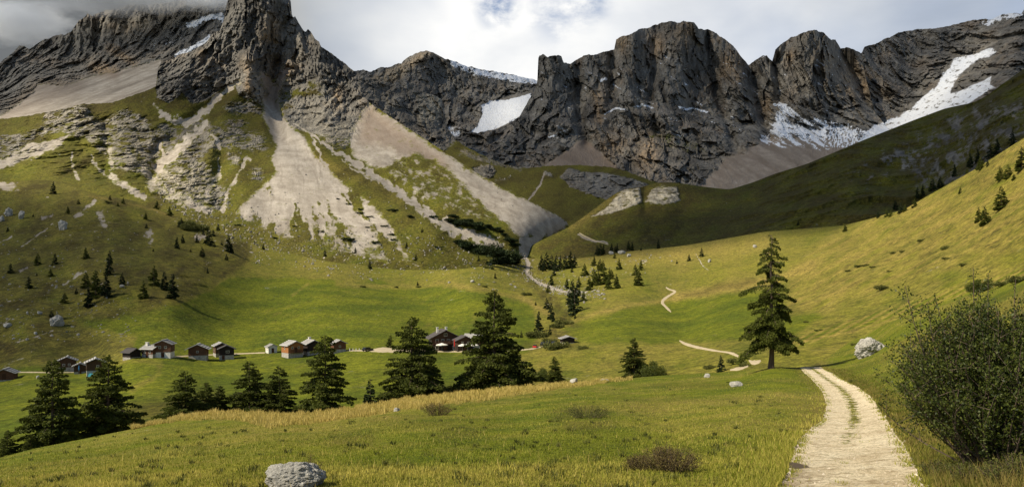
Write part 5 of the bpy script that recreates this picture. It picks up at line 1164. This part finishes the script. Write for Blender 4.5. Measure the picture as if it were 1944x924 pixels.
plant_tree(FAR_S[2], valley.at(98, 602), 2.9, 'stubby dark tree on top of the pale outcrop', 'conifer', None, 'spruce_tree', 0.5, 1.6)

def scatter(sh, n_, seed, box, field):
    rg = np.random.RandomState(seed); px = rg.uniform(box[0], box[1], n_ * 12); py = rg.uniform(box[2], box[3], n_ * 12)
    k = rg.rand(len(px)) < field(px, py); px, py = px[k][:n_], py[k][:n_]
    return sh.at(px, py), px, py, rg
i0v, i0f = ico(1)
M_DEB = mat('debris_stone', (0.34, 0.31, 0.26), 0.9, (0.17, 0.155, 0.13), 0.4)
BFIELD = [(300, 370), (400, 398), (520, 445), (640, 470), (800, 492), (960, 480), (1080, 492), (1300, 484), (1300, 500), (1130, 520), (1110, 575), (1080, 590), (1040, 570), (900, 535), (640, 525), (480, 500), (380, 455)]
def debris(name, sh, n_, seed, box, field, smin, smax, mat_=M_ROCK):
    P, px, py, rg = scatter(sh, n_, seed, box, field); k = len(P)
    s_ = (smin + (smax - smin) * rg.rand(k) ** 3)[:, None, None] * rg.uniform(0.5, 1.2, (k, 1, 3))
    V = i0v[None] * (1 + 0.25 * rg.normal(size=(k, len(i0v), 1))) * s_ + P[:, None]
    Fc = i0f[None] + (np.arange(k) * len(i0v))[:, None, None]
    return tag(link(name, mesh_np(name, V.reshape(-1, 3), Fc.reshape(-1, 3), mat_, False)), kind='stuff')
debris('scattered_boulders', valley, 1200, 5, (290, 1320, 365, 600), lambda x, y: poly(x, y, BFIELD, 14) * (0.06 + 0.94 * sstep(fbm(x, y * 1.5, 0 * x, 30, 3), 0.02, 0.3)), 0.25, 1.4, M_DEB)
debris('scattered_boulders', left, 1300, 6, (300, 1000, 330, 485), lambda x, y: np.clip(0.1 + 0.9 * stroke(x, y, [(290, 350), (400, 405), (520, 450), (700, 480), (860, 470)], 26), 0, 1), 0.3, 1.5, M_DEB)
debris('scattered_boulders', valley, 420, 7, (0, 260, 420, 650), lambda x, y: 0.2 + 0 * x, 0.2, 0.8, M_DEB)
debris('stream_stones', valley, 420, 8, (970, 1150, 480, 570), lambda x, y: np.clip(stroke(x, y, [(992, 482), (1004, 500), (1000, 520), (1020, 535), (1050, 548), (1085, 556), (1150, 556)], 7), 0, 1), 0.3, 1.2, M_DEB)
debris('track_stones', near, 5000, 9, (1440, 1800, 780, 1000), lambda x, y: (x > pl_f(y) - 8) * (x < pr_f(y) + 8) * 1.0, 0.006, 0.045, mat('track_pebbles', (0.62, 0.54, 0.42), 0.9, (0.34, 0.28, 0.2), 9))

# ------------------------------------------------------------------ grass of the near meadow
def blades(name, sh, px, py, hgt, wid, leaf, mat_, seed, lean=0.5, up=0.0):
    rg = np.random.RandomState(seed); P = sh.at(px, py); k = len(P)
    a = rg.rand(k) * 6.283; b = rg.rand(k) * 6.283
    w = np.stack([np.cos(a), np.sin(a), 0 * a], 1) * (wid * .5)[:, None]
    tip = P + np.stack([np.cos(b) * lean * hgt * rg.rand(k), np.sin(b) * lean * hgt * rg.rand(k), hgt], 1)
    P = P - [0, 0, 0.01]
    V = np.stack([P - w, P + w, tip], 1)
    lf = np.clip(np.stack([leaf - .1, leaf - .1, leaf + .12], 1), 0, 1).reshape(-1)
    return link(name, mesh_np(name, V.reshape(-1, 3), np.arange(3 * k).reshape(-1, 3), mat_, False, {'leaf': lf}))
rg = np.random.RandomState(11)
M_WEED = leafmat('verge_weed', (0.085, 0.105, 0.010), (0.34, 0.24, 0.08), trans=0.35, objvar=0.0)
def offtrack(px, py):
    jj = 16 * fbm(px, py, 0 * px, 16, 4, 0.7, off=2) * np.clip((py - 690) / 150, 0.1, 1.3)
    px = px + jj
    return ~((px > pl_f(py) + 3) & (px < pr_f(py) - 3))
crest_n = lambda x: np.interp(x, [a for a, b in NEAR_CREST], [b for a, b in NEAR_CREST])
K = 330000
px = rg.uniform(-140, 2080, K); cy = crest_n(px); t = rg.rand(K) ** 0.85; py = cy + (1060 - cy) * t
d = near.dist(px, py); k = offtrack(px, py) & (py < 1055); px, py, d = px[k], py[k], d[k]
X = (px - CX) / F * d
pat = fbm(X, d, 0 * d, 3.0, 4, off=21); pat2 = fbm(X, d, 0 * d, 14, 3, off=3)
hgt = (0.022 + 0.045 * rg.rand(len(px)) ** 1.6) * (1 + 1.0 * pat) * (1 + 0.008 * d)
wid = 0.010 + 0.00085 * d
leaf = np.clip(0.20 + 0.75 * pat + 0.45 * pat2 + 0.20 * rg.normal(size=len(px)) + 0.18 * sstep(py, 840, 930) * sstep(1500 - px, 0, 300), 0, 1)
edge_ = np.minimum(np.abs(px - pl_f(py)), np.abs(px - pr_f(py))) * d / F
vg = np.exp(-(edge_ / 0.7) ** 2); hgt *= 1 + 1.0 * vg * rg.rand(len(px)); leaf = np.clip(leaf + 0.18 * vg, 0, 1)
g = blades('meadow_grass', near, px, py, hgt, wid, leaf, M_GRASS, 12); tag(g, kind='stuff')
K = 9000
u = rg.rand(K); py = 700 + 250 * u ** 1.3; side_ = rg.rand(K)
cx_ = np.where(side_ < .5, 0.5 + 0.055 * rg.normal(size=K), np.where(side_ < .75, 0.03 + 0.05 * np.abs(rg.normal(size=K)), 0.97 - 0.05 * np.abs(rg.normal(size=K))))
px = pl_f(py) + (pr_f(py) - pl_f(py)) * cx_; d = near.dist(px, py)
k = fbm((px - CX) / F * d, d * .5, 0 * d, 0.8, 4, 0.6, off=41) + np.where(side_ < .5, 0.12 - 0.30 * sstep(py, 770, 900), 0.10) > 0.08
g = blades('track_grass', near, px[k], py[k], (0.02 + 0.05 * rg.rand(K))[k] + 0.03, (0.012 + 0.0009 * d)[k], np.clip(0.25 + .25 * rg.normal(size=K), 0, 1)[k], M_GRASS, 16, lean=0.8); tag(g, kind='stuff')
# scattered herb tufts, darker and browner than the turf
KC = 600; cpx = rg.uniform(-100, 1500, KC); cpy = crest_n(cpx) + (1040 - crest_n(cpx)) * rg.rand(KC) ** 0.8; cd = near.dist(cpx, cpy)
ci = np.repeat(np.arange(KC), 26); rr2 = (0.05 + 0.16 * rg.rand(KC))[ci] * rg.rand(len(ci)) ** .5; aa = rg.rand(len(ci)) * 6.283
px = cpx[ci] + np.cos(aa) * rr2 / cd[ci] * F; py = np.clip(cpy[ci] + np.sin(aa) * rr2 * 0.25 / cd[ci] * F, crest_n(px), 1050); d = near.dist(px, py); k = offtrack(px, py)
lc = rg.rand(KC)[ci]
g = blades('herb_tufts', near, px[k], py[k], ((0.05 + 0.11 * rg.rand(KC))[ci] * (0.6 + .5 * rg.rand(len(ci))))[k], (0.012 + 0.0007 * d)[k], np.clip(lc * .7 + .2 * rg.rand(len(ci)), 0, 1)[k], M_SCRUB, 17, lean=0.9); tag(g, kind='stuff')
K = 1500; px = rg.uniform(-100, 1500, K); py = crest_n(px) + (1040 - crest_n(px)) * rg.rand(K) ** 0.8; d = near.dist(px, py); k = offtrack(px, py)
g = blades('seed_stalks', near, px[k], py[k], (0.10 + 0.14 * rg.rand(K))[k], (0.006 + 0.0006 * d)[k], rg.rand(K)[k], M_STRAW, 18, lean=0.7); tag(g, kind='stuff')
# golden uncut grass along the rim
K = 60000
px = rg.uniform(250, 1200, K); wdt = np.interp(px, [250, 340, 430, 520, 580, 640, 800, 960, 1060, 1180], [2, 8, 16, 30, 22, 20, 24, 20, 10, 5]) * (1 + 0.5 * fbm(px, 0 * px, 0 * px, 60, 3))
py = crest_n(px) + wdt * rg.rand(K) ** 0.9 - 0.5; clump = fbm(px * 0.6, py * 1.6, 0 * px, 12, 4, 0.65, off=31)
k = rg.rand(K) < sstep(clump, -0.35, 0.15) * (1 - 0.5 * ((py - crest_n(px)) / np.maximum(wdt, 1)) ** 2); px, py, clump = px[k], py[k], clump[k]; K = len(px); d = near.dist(px, py)
g = blades('golden_grass', near, px, py, (0.12 + 0.30 * rg.rand(K)) * np.clip(0.8 + 1.6 * clump, 0.35, 1.8), 0.02 + 0.0007 * d, np.clip(0.42 + 0.8 * clump + .25 * rg.normal(size=K), 0, 1), M_STRAW, 13, lean=0.7); tag(g, kind='stuff')
# taller weeds along the right verge and under the willow
K = 26000
py = rg.uniform(700, 1040, K); px = pr_f(py) + np.abs(rg.normal(size=K)) * (70 + 260 * sstep(py, 840, 930)) * (1 - 0.6 * sstep(820 - py, 0, 80)); d = near.dist(px, py)
g = blades('verge_weeds', near, px, py, (0.04 + 0.13 * rg.rand(K) ** 2) * (1 + 0.9 * sstep(py, 850, 930)), 0.012 + 0.0007 * d, np.clip(0.30 + .9 * fbm((px - CX) / F * d, d, 0 * d, 0.9, 3, off=5) + .2 * rg.normal(size=K), 0, 1), M_WEED, 14, lean=0.9); tag(g, kind='stuff')
K = 12000
py = rg.uniform(820, 1040, K); px = pl_f(py) - np.abs(rg.normal(size=K)) * 45; d = near.dist(px, py)
g = blades('verge_weeds', near, px, py, 0.06 + 0.14 * rg.rand(K) ** 2, 0.012 + 0.0007 * d, np.clip(0.35 + .3 * rg.normal(size=K), 0, 1), M_GRASS, 15, lean=0.8); tag(g, kind='stuff')

# ------------------------------------------------------------------ willow shrub at the right, and brown heather tufts
def shrub(name, sh, px, py, hgt, spread, nst, nleaf, lsize, mat_, label, cat, seed, thin_=0.006, tall=(), sub=5):
    rg = np.random.RandomState(seed); p = sh.at(px, py); e = empty(name, tuple(p), label, cat)
    wood = MB(); segs = []
    for i in range(nst):
        a = rg.rand() * 6.283; r = spread * rg.rand() ** 0.55; H_ = hgt * (0.62 + 0.38 * rg.rand()) * (1 - 0.42 * (r / spread) ** 2)
        if i < len(tall): a, r, H_ = tall[i]
        b0 = np.array([math.cos(a) * r * 0.35, math.sin(a) * r * 0.35, -0.05]); tp = np.array([math.cos(a) * r, math.sin(a) * r, H_])
        md = (b0 + tp) / 2 + np.array([math.cos(a), math.sin(a), 0.5]) * 0.12 * r + rg.normal(size=3) * 0.08 * hgt
        q = [b0 * (1 - u) ** 2 + 2 * u * (1 - u) * md + u * u * tp for u in (0, .25, .5, .75, 1)]
        wood.tube(q, [thin_ * hgt * (1 - .85 * u) + .0015 for u in (0, .25, .5, .75, 1)], 4)
        segs.append(np.array(q))
        for j in range(sub):
            u = 0.25 + 0.65 * rg.rand(); s0 = b0 * (1 - u) ** 2 + 2 * u * (1 - u) * md + u * u * tp
            dv = rg.normal(size=3); dv[2] = abs(dv[2]) * .9 + .4; dv /= np.linalg.norm(dv); l = hgt * (0.14 + 0.16 * rg.rand())
            q2 = [s0, s0 + dv * l * .5, s0 + dv * l + np.array([0, 0, -.04 * l])]
            q2[2][2] = max(q2[2][2], 0.03)
            wood.tube(q2, [thin_ * hgt * .3, thin_ * hgt * .2, .001], 3)
            segs.append(np.array([q2[0], (q2[0] + q2[1]) / 2, q2[1], (q2[1] + q2[2]) / 2, q2[2]]))
    wood.build('branches', M_BARK, e)
    S = np.array(segs); lw = np.linalg.norm(S[:, -1] - S[:, 0], axis=1); si = rg.choice(len(S), nleaf, p=lw / lw.sum()); u = 0.15 + 0.85 * rg.rand(nleaf)
    x = u * 4; i = np.minimum(x.astype(int), 3); f = (x - i)[:, None]; c = S[si, i] * (1 - f) + S[si, i + 1] * f
    c = c + rg.normal(size=c.shape) * lsize * 0.9; c[:, 2] = np.maximum(c[:, 2], 0.03)
    dv = rg.normal(size=c.shape); dv[:, 2] += 0.7; dv /= np.linalg.norm(dv, axis=1)[:, None]
    sd = np.cross(dv, rg.normal(size=c.shape)); sd /= np.linalg.norm(sd, axis=1)[:, None]
    s_ = (lsize * rg.uniform(.55, 1.3, nleaf))[:, None]
    V = np.stack([c, c + dv * s_ * .5 + sd * s_ * .26, c + dv * s_, c + dv * s_ * .5 - sd * s_ * .26], 1)
    Fq = np.arange(4 * nleaf).reshape(-1, 4)
    link('foliage', mesh_np('foliage', V.reshape(-1, 3), Fq, mat_, False, {'leaf': np.repeat(np.clip(rg.rand(nleaf) ** 1.5, 0, 1), 4)}), e)
    return e
shrub('willow_shrub', near, 1898, 872, 2.62, 1.45, 190, 105000, 0.046, M_LEAF, 'large leafy dark green willow shrub right of the pale track', 'shrub', 5,
      tall=[(math.pi * .98, 1.45, 2.75), (math.pi * 1.02, 1.2, 2.5), (math.pi * .9, .9, 2.6), (math.pi * .8, .35, 3.05), (math.pi * 1.1, .25, 2.95), (0.2, .3, 2.85), (math.pi, 1.6, 1.9), (math.pi, 1.55, 1.2), (math.pi * 1.1, 1.6, 1.5), (math.pi * .9, 1.7, .8)], sub=6)
shrub('willow_shrub', near, 1975, 850, 2.6, 1.3, 90, 40000, 0.046, M_LEAF, 'part of a second willow at the very right edge behind the large shrub', 'shrub', 6)
shrub('heather_bush', near, 1272, 893, 0.50, 0.62, 120, 6000, 0.030, M_HEATH, 'brown twiggy heather clump in the near meadow left of the track', 'heather', 7)
shrub('heather_bush', near, 1210, 890, 0.28, 0.38, 60, 2200, 0.028, M_HEATH, 'lower brown heather tuft at the left of the big clump', 'heather', 8)
shrub('heather_bush', near, 830, 788, 0.80, 0.95, 70, 3500, 0.045, M_HEATH, 'low brown bush at the lower edge of the golden grass', 'heather', 9)
shrub('thorn_twig', near, 590, 898, 0.42, 0.22, 16, 700, 0.022, M_HEATH, 'sparse thorny twig standing behind the foreground boulder', 'twig', 10)
shrub('heather_bush', near, 1115, 792, 0.5, 1.1, 60, 3000, 0.04, M_SCRUB, 'dark low scrub patch in the middle of the near meadow', 'heather', 12)
for i, (px, py) in enumerate([(1840, 915), (1900, 918), (1780, 905), (1935, 905)]):
    shrub('weed_tuft', near, px, py, 0.34, 0.28, 40, 1500, 0.028, M_SCRUB, '%s of the weedy tufts from the left under the willow shrub' % ordinal([(1780), (1840), (1900), (1935)].index(px)), 'weeds', 20 + i)

# ------------------------------------------------------------------ huts of the hamlet
M_WD = mat('weathered_larch', (0.12, 0.065, 0.035), 0.85, (0.045, 0.026, 0.018), 7, (3, 3, .3), 0.03, objvar=0.25)
M_WR = mat('reddish_timber', (0.17, 0.078, 0.04), 0.8, (0.07, 0.034, 0.02), 7, (3, 3, .3), 0.03)
M_WO = mat('golden_timber', (0.42, 0.18, 0.06), 0.8, (0.20, 0.08, 0.03), 7, (3, 3, .3), 0.03)
M_WK = mat('black_timber', (0.040, 0.028, 0.022), 0.85, (0.02, 0.014, 0.011), 7, (3, 3, .3), 0.03)
M_SH = mat('silvered_shingles', (0.55, 0.53, 0.50), 0.7, (0.27, 0.26, 0.245), 5, (1, 4, 1), 0.04, objvar=0.1)
M_SD = mat('dark_shingles', (0.12, 0.105, 0.10), 0.8, (0.05, 0.045, 0.042), 5, (1, 4, 1), 0.04)
M_ST = mat('rubble_stone', (0.50, 0.46, 0.40), 0.9, (0.22, 0.20, 0.17), 2.6, None, 0.05, detail=8)
M_WH = mat('whitewash', (0.74, 0.70, 0.62), 0.85, (0.60, 0.55, 0.47), 2.0)
M_GL = mat('window_glass', (0.02, 0.025, 0.03), 0.1, (0.02, 0.02, 0.025), spec=0.6)
M_FR = mat('pale_frame', (0.62, 0.55, 0.45), 0.7, (0.5, 0.44, 0.36))
M_DR = mat('door_wood', (0.10, 0.045, 0.02), 0.8, (0.05, 0.022, 0.012), 6, (3, 3, .3))
def wbox(e, x, z, w, h, y, side='f', shutters=False):
    """window with frame and pane on the front (y = wall face) or left wall (y = wall face x)"""
    f = MB(); g = MB(); t = 0.09
    def bx(mb, x0, x1, z0, z1, d0, d1):
        if side == 'f': mb.box(x0, x1, y - d1, y - d0, z0, z1)
        else: mb.box(y - d1, y - d0, x0, x1, z0, z1)
    for a in ((x - w / 2 - t, x - w / 2, z - t, z + h + t), (x + w / 2, x + w / 2 + t, z - t, z + h + t), (x - w / 2, x + w / 2, z - t, z), (x - w / 2, x + w / 2, z + h, z + h + t)): bx(f, *a, 0.004, 0.07)
    bx(f, x - .02, x + .02, z, z + h, 0.03, 0.05)
    bx(g, x - w / 2, x + w / 2, z, z + h, 0.003, 0.028)
    wnd = f.build('window', M_FR, e); g.build('pane', M_GL, wnd)
def door(e, x, z, w, h, y, side='f'):
    mb = MB(); hd = MB()
    if side == 'f':
        mb.box(x - w / 2, x + w / 2, y - .07, y - .004, z, z + h); hd.box(x + w / 2 - .18, x + w / 2 - .10, y - .11, y - .072, z + 1.0, z + 1.15)
    else:
        mb.box(y - .07, y - .004, x - w / 2, x + w / 2, z, z + h); hd.box(y - .11, y - .072, x + w / 2 - .18, x + w / 2 - .10, z + 1.0, z + 1.15)
    dd = mb.build('door', M_DR, e); hd.build('handle', M_SD, dd)
def hut(px, py, g, l, hb, hw, theta, wall, base, roof, label, pitch=0.46, over=0.65, wins=(), doors=(), chim=None, cat='hut', name='alpine_hut', group='timber huts of the hamlet', sh=valley, down=1.2, logs=False, balcony=None, base_col=None, rz_extra=0):
    """gable end g wide faces the viewer and to the right, turned by theta; l deep"""
    e = empty(name, tuple(sh.at(px, py)), label, cat, group, R(theta))
    y0 = -l / 2
    b = MB(); b.box(-g / 2, g / 2, y0, l / 2, -down, hb); b.build('stone_base', base, e)
    rise = g / 2 * pitch; w = MB(); ht = hb + hw; o_ = 0.06
    w.prism([(-g / 2 - o_, hb + .002), (g / 2 + o_, hb + .002), (g / 2 + o_, ht), (0, ht + rise), (-g / 2 - o_, ht)], y0 - o_, l / 2 + o_)
    if logs:
        for k in range(int(hw / .32)):
            for s_ in (-1, 1): w.box(s_ * (g / 2 + o_) - .11, s_ * (g / 2 + o_) + .11, y0 - .35, y0 - o_ - .002, hb + .1 + k * .32, hb + .30 + k * .32)
    w.build('wall', wall, e)
    r_ = MB(); t = 0.16; xe = g / 2 + over; ze = ht - over * pitch
    up = 0.06
    r_.prism([(-xe, ze + up), (0, ht + rise + up), (0, ht + rise + up + t), (-xe, ze + up + t)], y0 - over, l / 2 + over * .7)
    r_.prism([(0.004, ht + rise + up), (xe, ze + up), (xe, ze + up + t), (0.004, ht + rise + up + t)], y0 - over, l / 2 + over * .7)
    r_.box(-.16, .16, y0 - over - .03, l / 2 + over * .7 + .03, ht + rise + up + t - .05, ht + rise + up + t + .09)
    ro = r_.build('roof', roof, e)
    bt = MB()                                       # battens and stones that hold the shingles down
    for k in range(4):
        u = .18 + .22 * k
        for s_ in (-1, 1):
            bt.box(s_ * xe * u - .05, s_ * xe * u + .05, y0 - over + .05, l / 2 + over * .6, ht + rise - xe * u * pitch + up + t + .004, ht + rise - xe * u * pitch + up + t + .10)
    bt.build('roof_batten', M_SD, ro)
    for c in (chim or ()):
        cm_ = MB(); cm_.box(c[0] - .35, c[0] + .35, c[1] - .35, c[1] + .35, ht + rise - abs(c[0]) * pitch - .3, ht + rise + .9); cm_.box(c[0] - .45, c[0] + .45, c[1] - .45, c[1] + .45, ht + rise + .902, ht + rise + 1.02)
        cm_.build('chimney', M_WH, ro)
    for (side, x, z, w_, h_) in wins: wbox(e, x, z, w_, h_, (y0 - o_ if z >= hb else y0) if side == 'f' else (-g / 2 - (o_ if z >= hb else 0)), side)
    for (side, x, z, w_, h_) in doors: door(e, x, z, w_, h_, (y0 - o_ if z + h_ > hb else y0) if side == 'f' else (-g / 2 - (o_ if z + h_ > hb else 0)), side)
    if balcony:
        z, dpt = balcony; bb = MB(); bb.box(-g / 2 + .3, g / 2 - .3, y0 - dpt, y0 - o_ - .003, z, z + .12)
        for k in range(int(g / .35)):
            x = -g / 2 + .35 + k * .35
            if x < g / 2 - .3: bb.box(x, x + .16, y0 - dpt, y0 - dpt + .04, z + .122, z + .95)
        bb.box(-g / 2 + .3, g / 2 - .3, y0 - dpt - .02, y0 - dpt + .06, z + .952, z + 1.04)
        bb.build('balcony', M_WR, e)
    return e
M1 = valley
hut(12, 721, 4.3, 4.2, 0.3, 1.9, 22, M_WR, M_ST, M_SH, 'low brown log hut cut by the left edge of the picture', logs=True, doors=[('f', 0, 0.35, .9, 1.6)])
hut(128, 703, 4.2, 4.4, 1.2, 2.0, 30, M_WD, M_ST, M_SH, 'dark hut at the left end of the trio behind the far left larches', wins=[('f', .6, 1.7, .5, .5), ('f', -.8, 1.7, .5, .5)])
hut(152, 708, 2.8, 3.0, 0.6, 1.7, 30, M_WD, M_ST, M_SH, 'smallest hut, squeezed in the middle of the trio behind the larches', doors=[('f', 0, .1, .8, 1.6)])
hut(181, 710, 4.2, 4.8, 1.3, 2.2, 33, M_WD, M_ST, M_SH, 'tall dark hut with a long grey roof at the right of the trio', wins=[('s', 0, 2.0, .5, .5), ('f', 0.5, 2.2, .5, .5)])
hut(250, 678, 3.2, 3.6, 0.2, 1.5, 62, M_WK, M_ST, M_SD, 'little black shed with a striped roof left of the farmhouse', pitch=.55)
hut(288, 677, 3.6, 4.0, 1.0, 1.6, 75, M_WR, M_ST, M_SH, 'low red-brown farm wing with a white chimney, joined to a taller barn', wins=[('s', -1, 1.3, .5, .5), ('s', .8, 1.3, .5, .5)], doors=[('s', 0, .05, .8, 1.7)], chim=[(-.4, 1.2)])
hut(313, 677, 4.3, 4.6, 1.6, 2.5, 12, M_WR, M_WH, M_SH, 'tall barn with red-brown timber over a whitish ground floor', wins=[('f', -.8, 2.8, .5, .6), ('f', .8, 2.8, .5, .6)], doors=[('f', 0, 0.05, .9, 1.5)])
hut(377, 681, 5.2, 4.2, 1.3, 2.2, 16, M_WR, M_ST, M_SH, 'square dark red hut standing alone on a pale stone base', over=.95, wins=[('f', 0, 2.2, .5, .5)])
hut(418, 676, 3.6, 4.6, 1.2, 2.5, 34, M_WD, M_ST, M_SH, 'grey-roofed rear hut half hidden by the black hut in front', over=.6, wins=[('s', 0, 1.8, .5, .5)])
hut(430, 681, 4.4, 4.0, 1.4, 2.0, 24, M_WK, M_ST, M_SD, 'black timber hut with a dark roof on a rubble stone base', wins=[('f', .3, 2.2, .9, .6)], doors=[('f', -1.0, .05, .8, 1.3)])
hut(515, 669, 2.9, 3.0, 1.2, 0.9, 38, M_WH, M_WH, M_SH, 'tiny whitewashed hut with a grey roof', doors=[('f', 0, .05, .8, 1.6)], wins=[('s', 0, 1.0, .4, .4)], over=.4)
hut(555, 677, 5.0, 5.2, 1.5, 2.5, 42, M_WO, M_ST, M_SH, 'sunlit orange timber hut with stairs on its gable', wins=[('f', 1.0, 2.9, .5, .6), ('f', -1.2, 2.9, .5, .6), ('s', 0, 2.6, .5, .6)], doors=[('f', 0.0, 1.6, .9, 1.7)], balcony=(1.5, .8))
hut(590, 672, 4.4, 5.6, 1.2, 2.5, 38, M_WK, M_ST, M_SH, 'long-roofed black hut touching the right of the orange hut', chim=[(.2, 1.6)], doors=[('f', 0, 1.2, .9, 1.6)])
hut(642, 668, 3.9, 4.0, 1.1, 1.9, 30, M_WR, M_ST, M_SH, 'reddish hut peeping out right of the tall larch', wins=[('f', 0, 1.8, .5, .5)])
lodge = hut(842, 664, 9.2, 8.0, 2.2, 2.6, 16, M_WD, M_WK, M_SD, 'big dark mountain lodge with wide gable, balcony and twin chimneys', pitch=.50, over=1.5, group=None, name='mountain_lodge', cat='lodge', balcony=(2.5, 1.0),
      wins=[('f', -3.0, 2.9, .9, 1.1), ('f', -1.0, 2.9, .9, 1.1), ('f', 1.0, 2.9, .9, 1.1), ('f', 3.0, 2.9, .9, 1.1), ('f', 0, 5.2, 1.0, .9), ('f', -3.0, .6, 1.0, 1.1), ('f', 3.0, .6, 1.0, 1.1), ('s', -1.5, 2.9, .9, 1.0), ('s', 1.5, 2.9, .9, 1.0)], doors=[('f', 0, .05, 1.3, 2.1)], chim=[(-2.2, 0.0), (1.2, 1.5)])
hut(880, 664, 5.2, 6.0, 1.8, 1.8, 16, M_WD, M_WK, M_SD, 'lower annex with small gable at the right side of the lodge', over=.9, group=None, name='lodge_annex', cat='annex', wins=[('f', -1, 2.3, .6, .7), ('f', 1, 2.3, .6, .7)], doors=[('f', 0, .05, 1.0, 1.7)])
hut(900, 660, 4.6, 6.0, 1.0, 2.6, 72, M_WD, M_ST, M_SH, 'plain rear wing with grey roof between annex and largest larch', over=.6, group=None, name='lodge_annex', cat='annex')
hut(1077, 652, 3.8, 4.0, 0.5, 1.3, 10, M_WK, M_ST, M_SH, 'small grey-roofed shelter dug into the bank at the track end', over=.7, group=None, name='field_shelter', cat='shelter', pitch=.3)
# parasols, flag, fence posts, gravel-yard things
M_CV = mat('cream_canvas', (0.80, 0.76, 0.66), 0.9, (0.7, 0.66, 0.56)); M_MT = mat('grey_metal', (0.3, 0.3, 0.3), 0.5, (0.2, 0.2, 0.2), metal=0.5)
M_RD = mat('red_cloth', (0.60, 0.03, 0.02), 0.8, (0.45, 0.02, 0.015)); M_BL = mat('blue_cloth', (0.05, 0.22, 0.42), 0.8, (0.03, 0.14, 0.3)); M_TQ = mat('turquoise_cloth', (0.10, 0.42, 0.50), 0.8, (0.06, 0.3, 0.36))
def parasol(px, py, r, h, mt, label, shut=False):
    e = empty('parasol', tuple(valley.at(px, py)), label, 'parasol', 'parasols of the hamlet')
    MB().tube([(0, 0, -.1), (0, 0, h + .12)], .035, 8).build('pole', M_MT, e)
    c = MB(); k = 8
    if shut:
        c.tube([(0, 0, h - 1.5), (0, 0, h - 1.1), (0, 0, h - .3), (0, 0, h)], [.05, .18, .12, .04], 8)
    else:
        ring = [(math.cos(2 * math.pi * i / k) * r, math.sin(2 * math.pi * i / k) * r) for i in range(k)]
        c.add([(0, 0, h)] + [(x, y, h - .62) for x, y in ring] + [(x, y, h - .82) for x, y in ring] + [(0, 0, h - .06)] + [(x * .98, y * .98, h - .68) for x, y in ring],
              [(0, 1 + i, 1 + (i + 1) % k) for i in range(k)] + [(1 + i, 1 + k + i, 1 + k + (i + 1) % k, 1 + (i + 1) % k) for i in range(k)] + [(2 * k + 1, 2 * k + 2 + (i + 1) % k, 2 * k + 2 + i) for i in range(k)])
    c.build('canopy', mt, e)
parasol(839, 667, 2.1, 3.0, M_CV, 'widest cream parasol in front of the lodge gable')
parasol(878, 667, 1.5, 2.7, M_CV, 'left one of the small cream parasols right of the red flag')
parasol(888, 666, 1.3, 2.6, M_CV, 'middle one of the small cream parasols right of the red flag')
parasol(901, 666, 1.3, 2.6, M_CV, 'right one of the small cream parasols beside the largest larch')
parasol(150, 716, .3, 3.4, M_BL, 'closed blue parasol in front of the smallest dark hut', True)
e = empty('flag', tuple(valley.at(861, 668)), 'red flag hanging on a pole before the lodge', 'flag')
MB().tube([(0, 0, -.1), (0, 0, 4.4)], .05, 8).build('pole', M_MT, e)
fc = MB()
fx = [(i * .13, .05 * math.sin(i * 1.7)) for i in range(5)]
fc.add([(x + .05, y, 4.3 - .25 * x) for x, y in fx] + [(x * .8 + .05, y * 1.3, 1.9) for x, y in fx] + [(x + .05, y + .02, 4.3 - .25 * x) for x, y in fx] + [(x * .8 + .05, y * 1.3 + .02, 1.9) for x, y in fx],
       [(i, i + 1, i + 6, i + 5) for i in range(4)] + [(i + 10, i + 15, i + 16, i + 11) for i in range(4)]); fc.build('cloth', M_RD, e)
tp = MB(); tp.prism([(-.9, 0), (.9, 0), (.55, .55), (-.5, .8)], -.6, .6); o = tp.build('tarpaulin', M_TQ); o.location = tuple(valley.at(175, 714)); tag(o, 'turquoise tarpaulin heap before the tall dark hut', 'tarpaulin')
def car(px, py, col, label, rz=0.0, s=1.0, kind='car'):
    e = empty('parked_car', tuple(valley.at(px, py)), label, 'car', 'vehicles parked around the lodge', rz, s)
    pm_ = mat('car_paint', col, 0.3, col, spec=0.5)
    b = MB(); b.prism([(-2.1, .35), (2.1, .35), (2.15, .75), (1.9, .95), (1.0, 1.02), (-1.95, 1.05), (-2.15, .8)], -.85, .85); b.build('body', pm_, e)
    c = MB(); c.prism([(-1.8, 1.03), (1.05, 1.0), (.45, 1.52), (-1.5, 1.55)], -.72, .72); c.build('cabin', M_GL, e)
    for x in (-1.35, 1.35):
        for y in (-.8, .8):
            w_ = MB(); q = [(x + .33 * math.cos(a * math.pi / 6), .33 + .33 * math.sin(a * math.pi / 6)) for a in range(12)]; w_.prism(q, y - .11, y + .11); w_.build('wheel', M_SD, e)
car(698, 666, (0.012, 0.012, 0.014), 'black car parked at the left end of the gravel yard', 0.9, .85)
for i, (px, py, c_, lb) in enumerate([(1033, 656, (0.015, 0.02, 0.018), 'leftmost dark vehicle in the row right of the largest larch'), (1043, 655, (0.02, 0.022, 0.022), 'middle dark vehicle in the row right of the largest larch'), (1053, 655, (0.012, 0.014, 0.018), 'right dark vehicle in the row right of the largest larch')]):
    car(px, py, c_, lb, 1.2, .9)
car(1016, 660, (0.45, 0.02, 0.015), 'small red car right of the largest larch', 1.35, .7)
for i, px in enumerate((664, 670, 676, 682, 688)):
    p_ = MB(); p_.box(-.09, .09, -.09, .09, -.2, .8); p_.box(-.12, .12, -.12, .12, .802, .88); o = p_.build('fence_post', M_WH); o.location = tuple(valley.at(px, 666)); tag(o, '%s from left of the pale posts along the village track' % ordinal(i), 'post', 'pale posts along the village track')
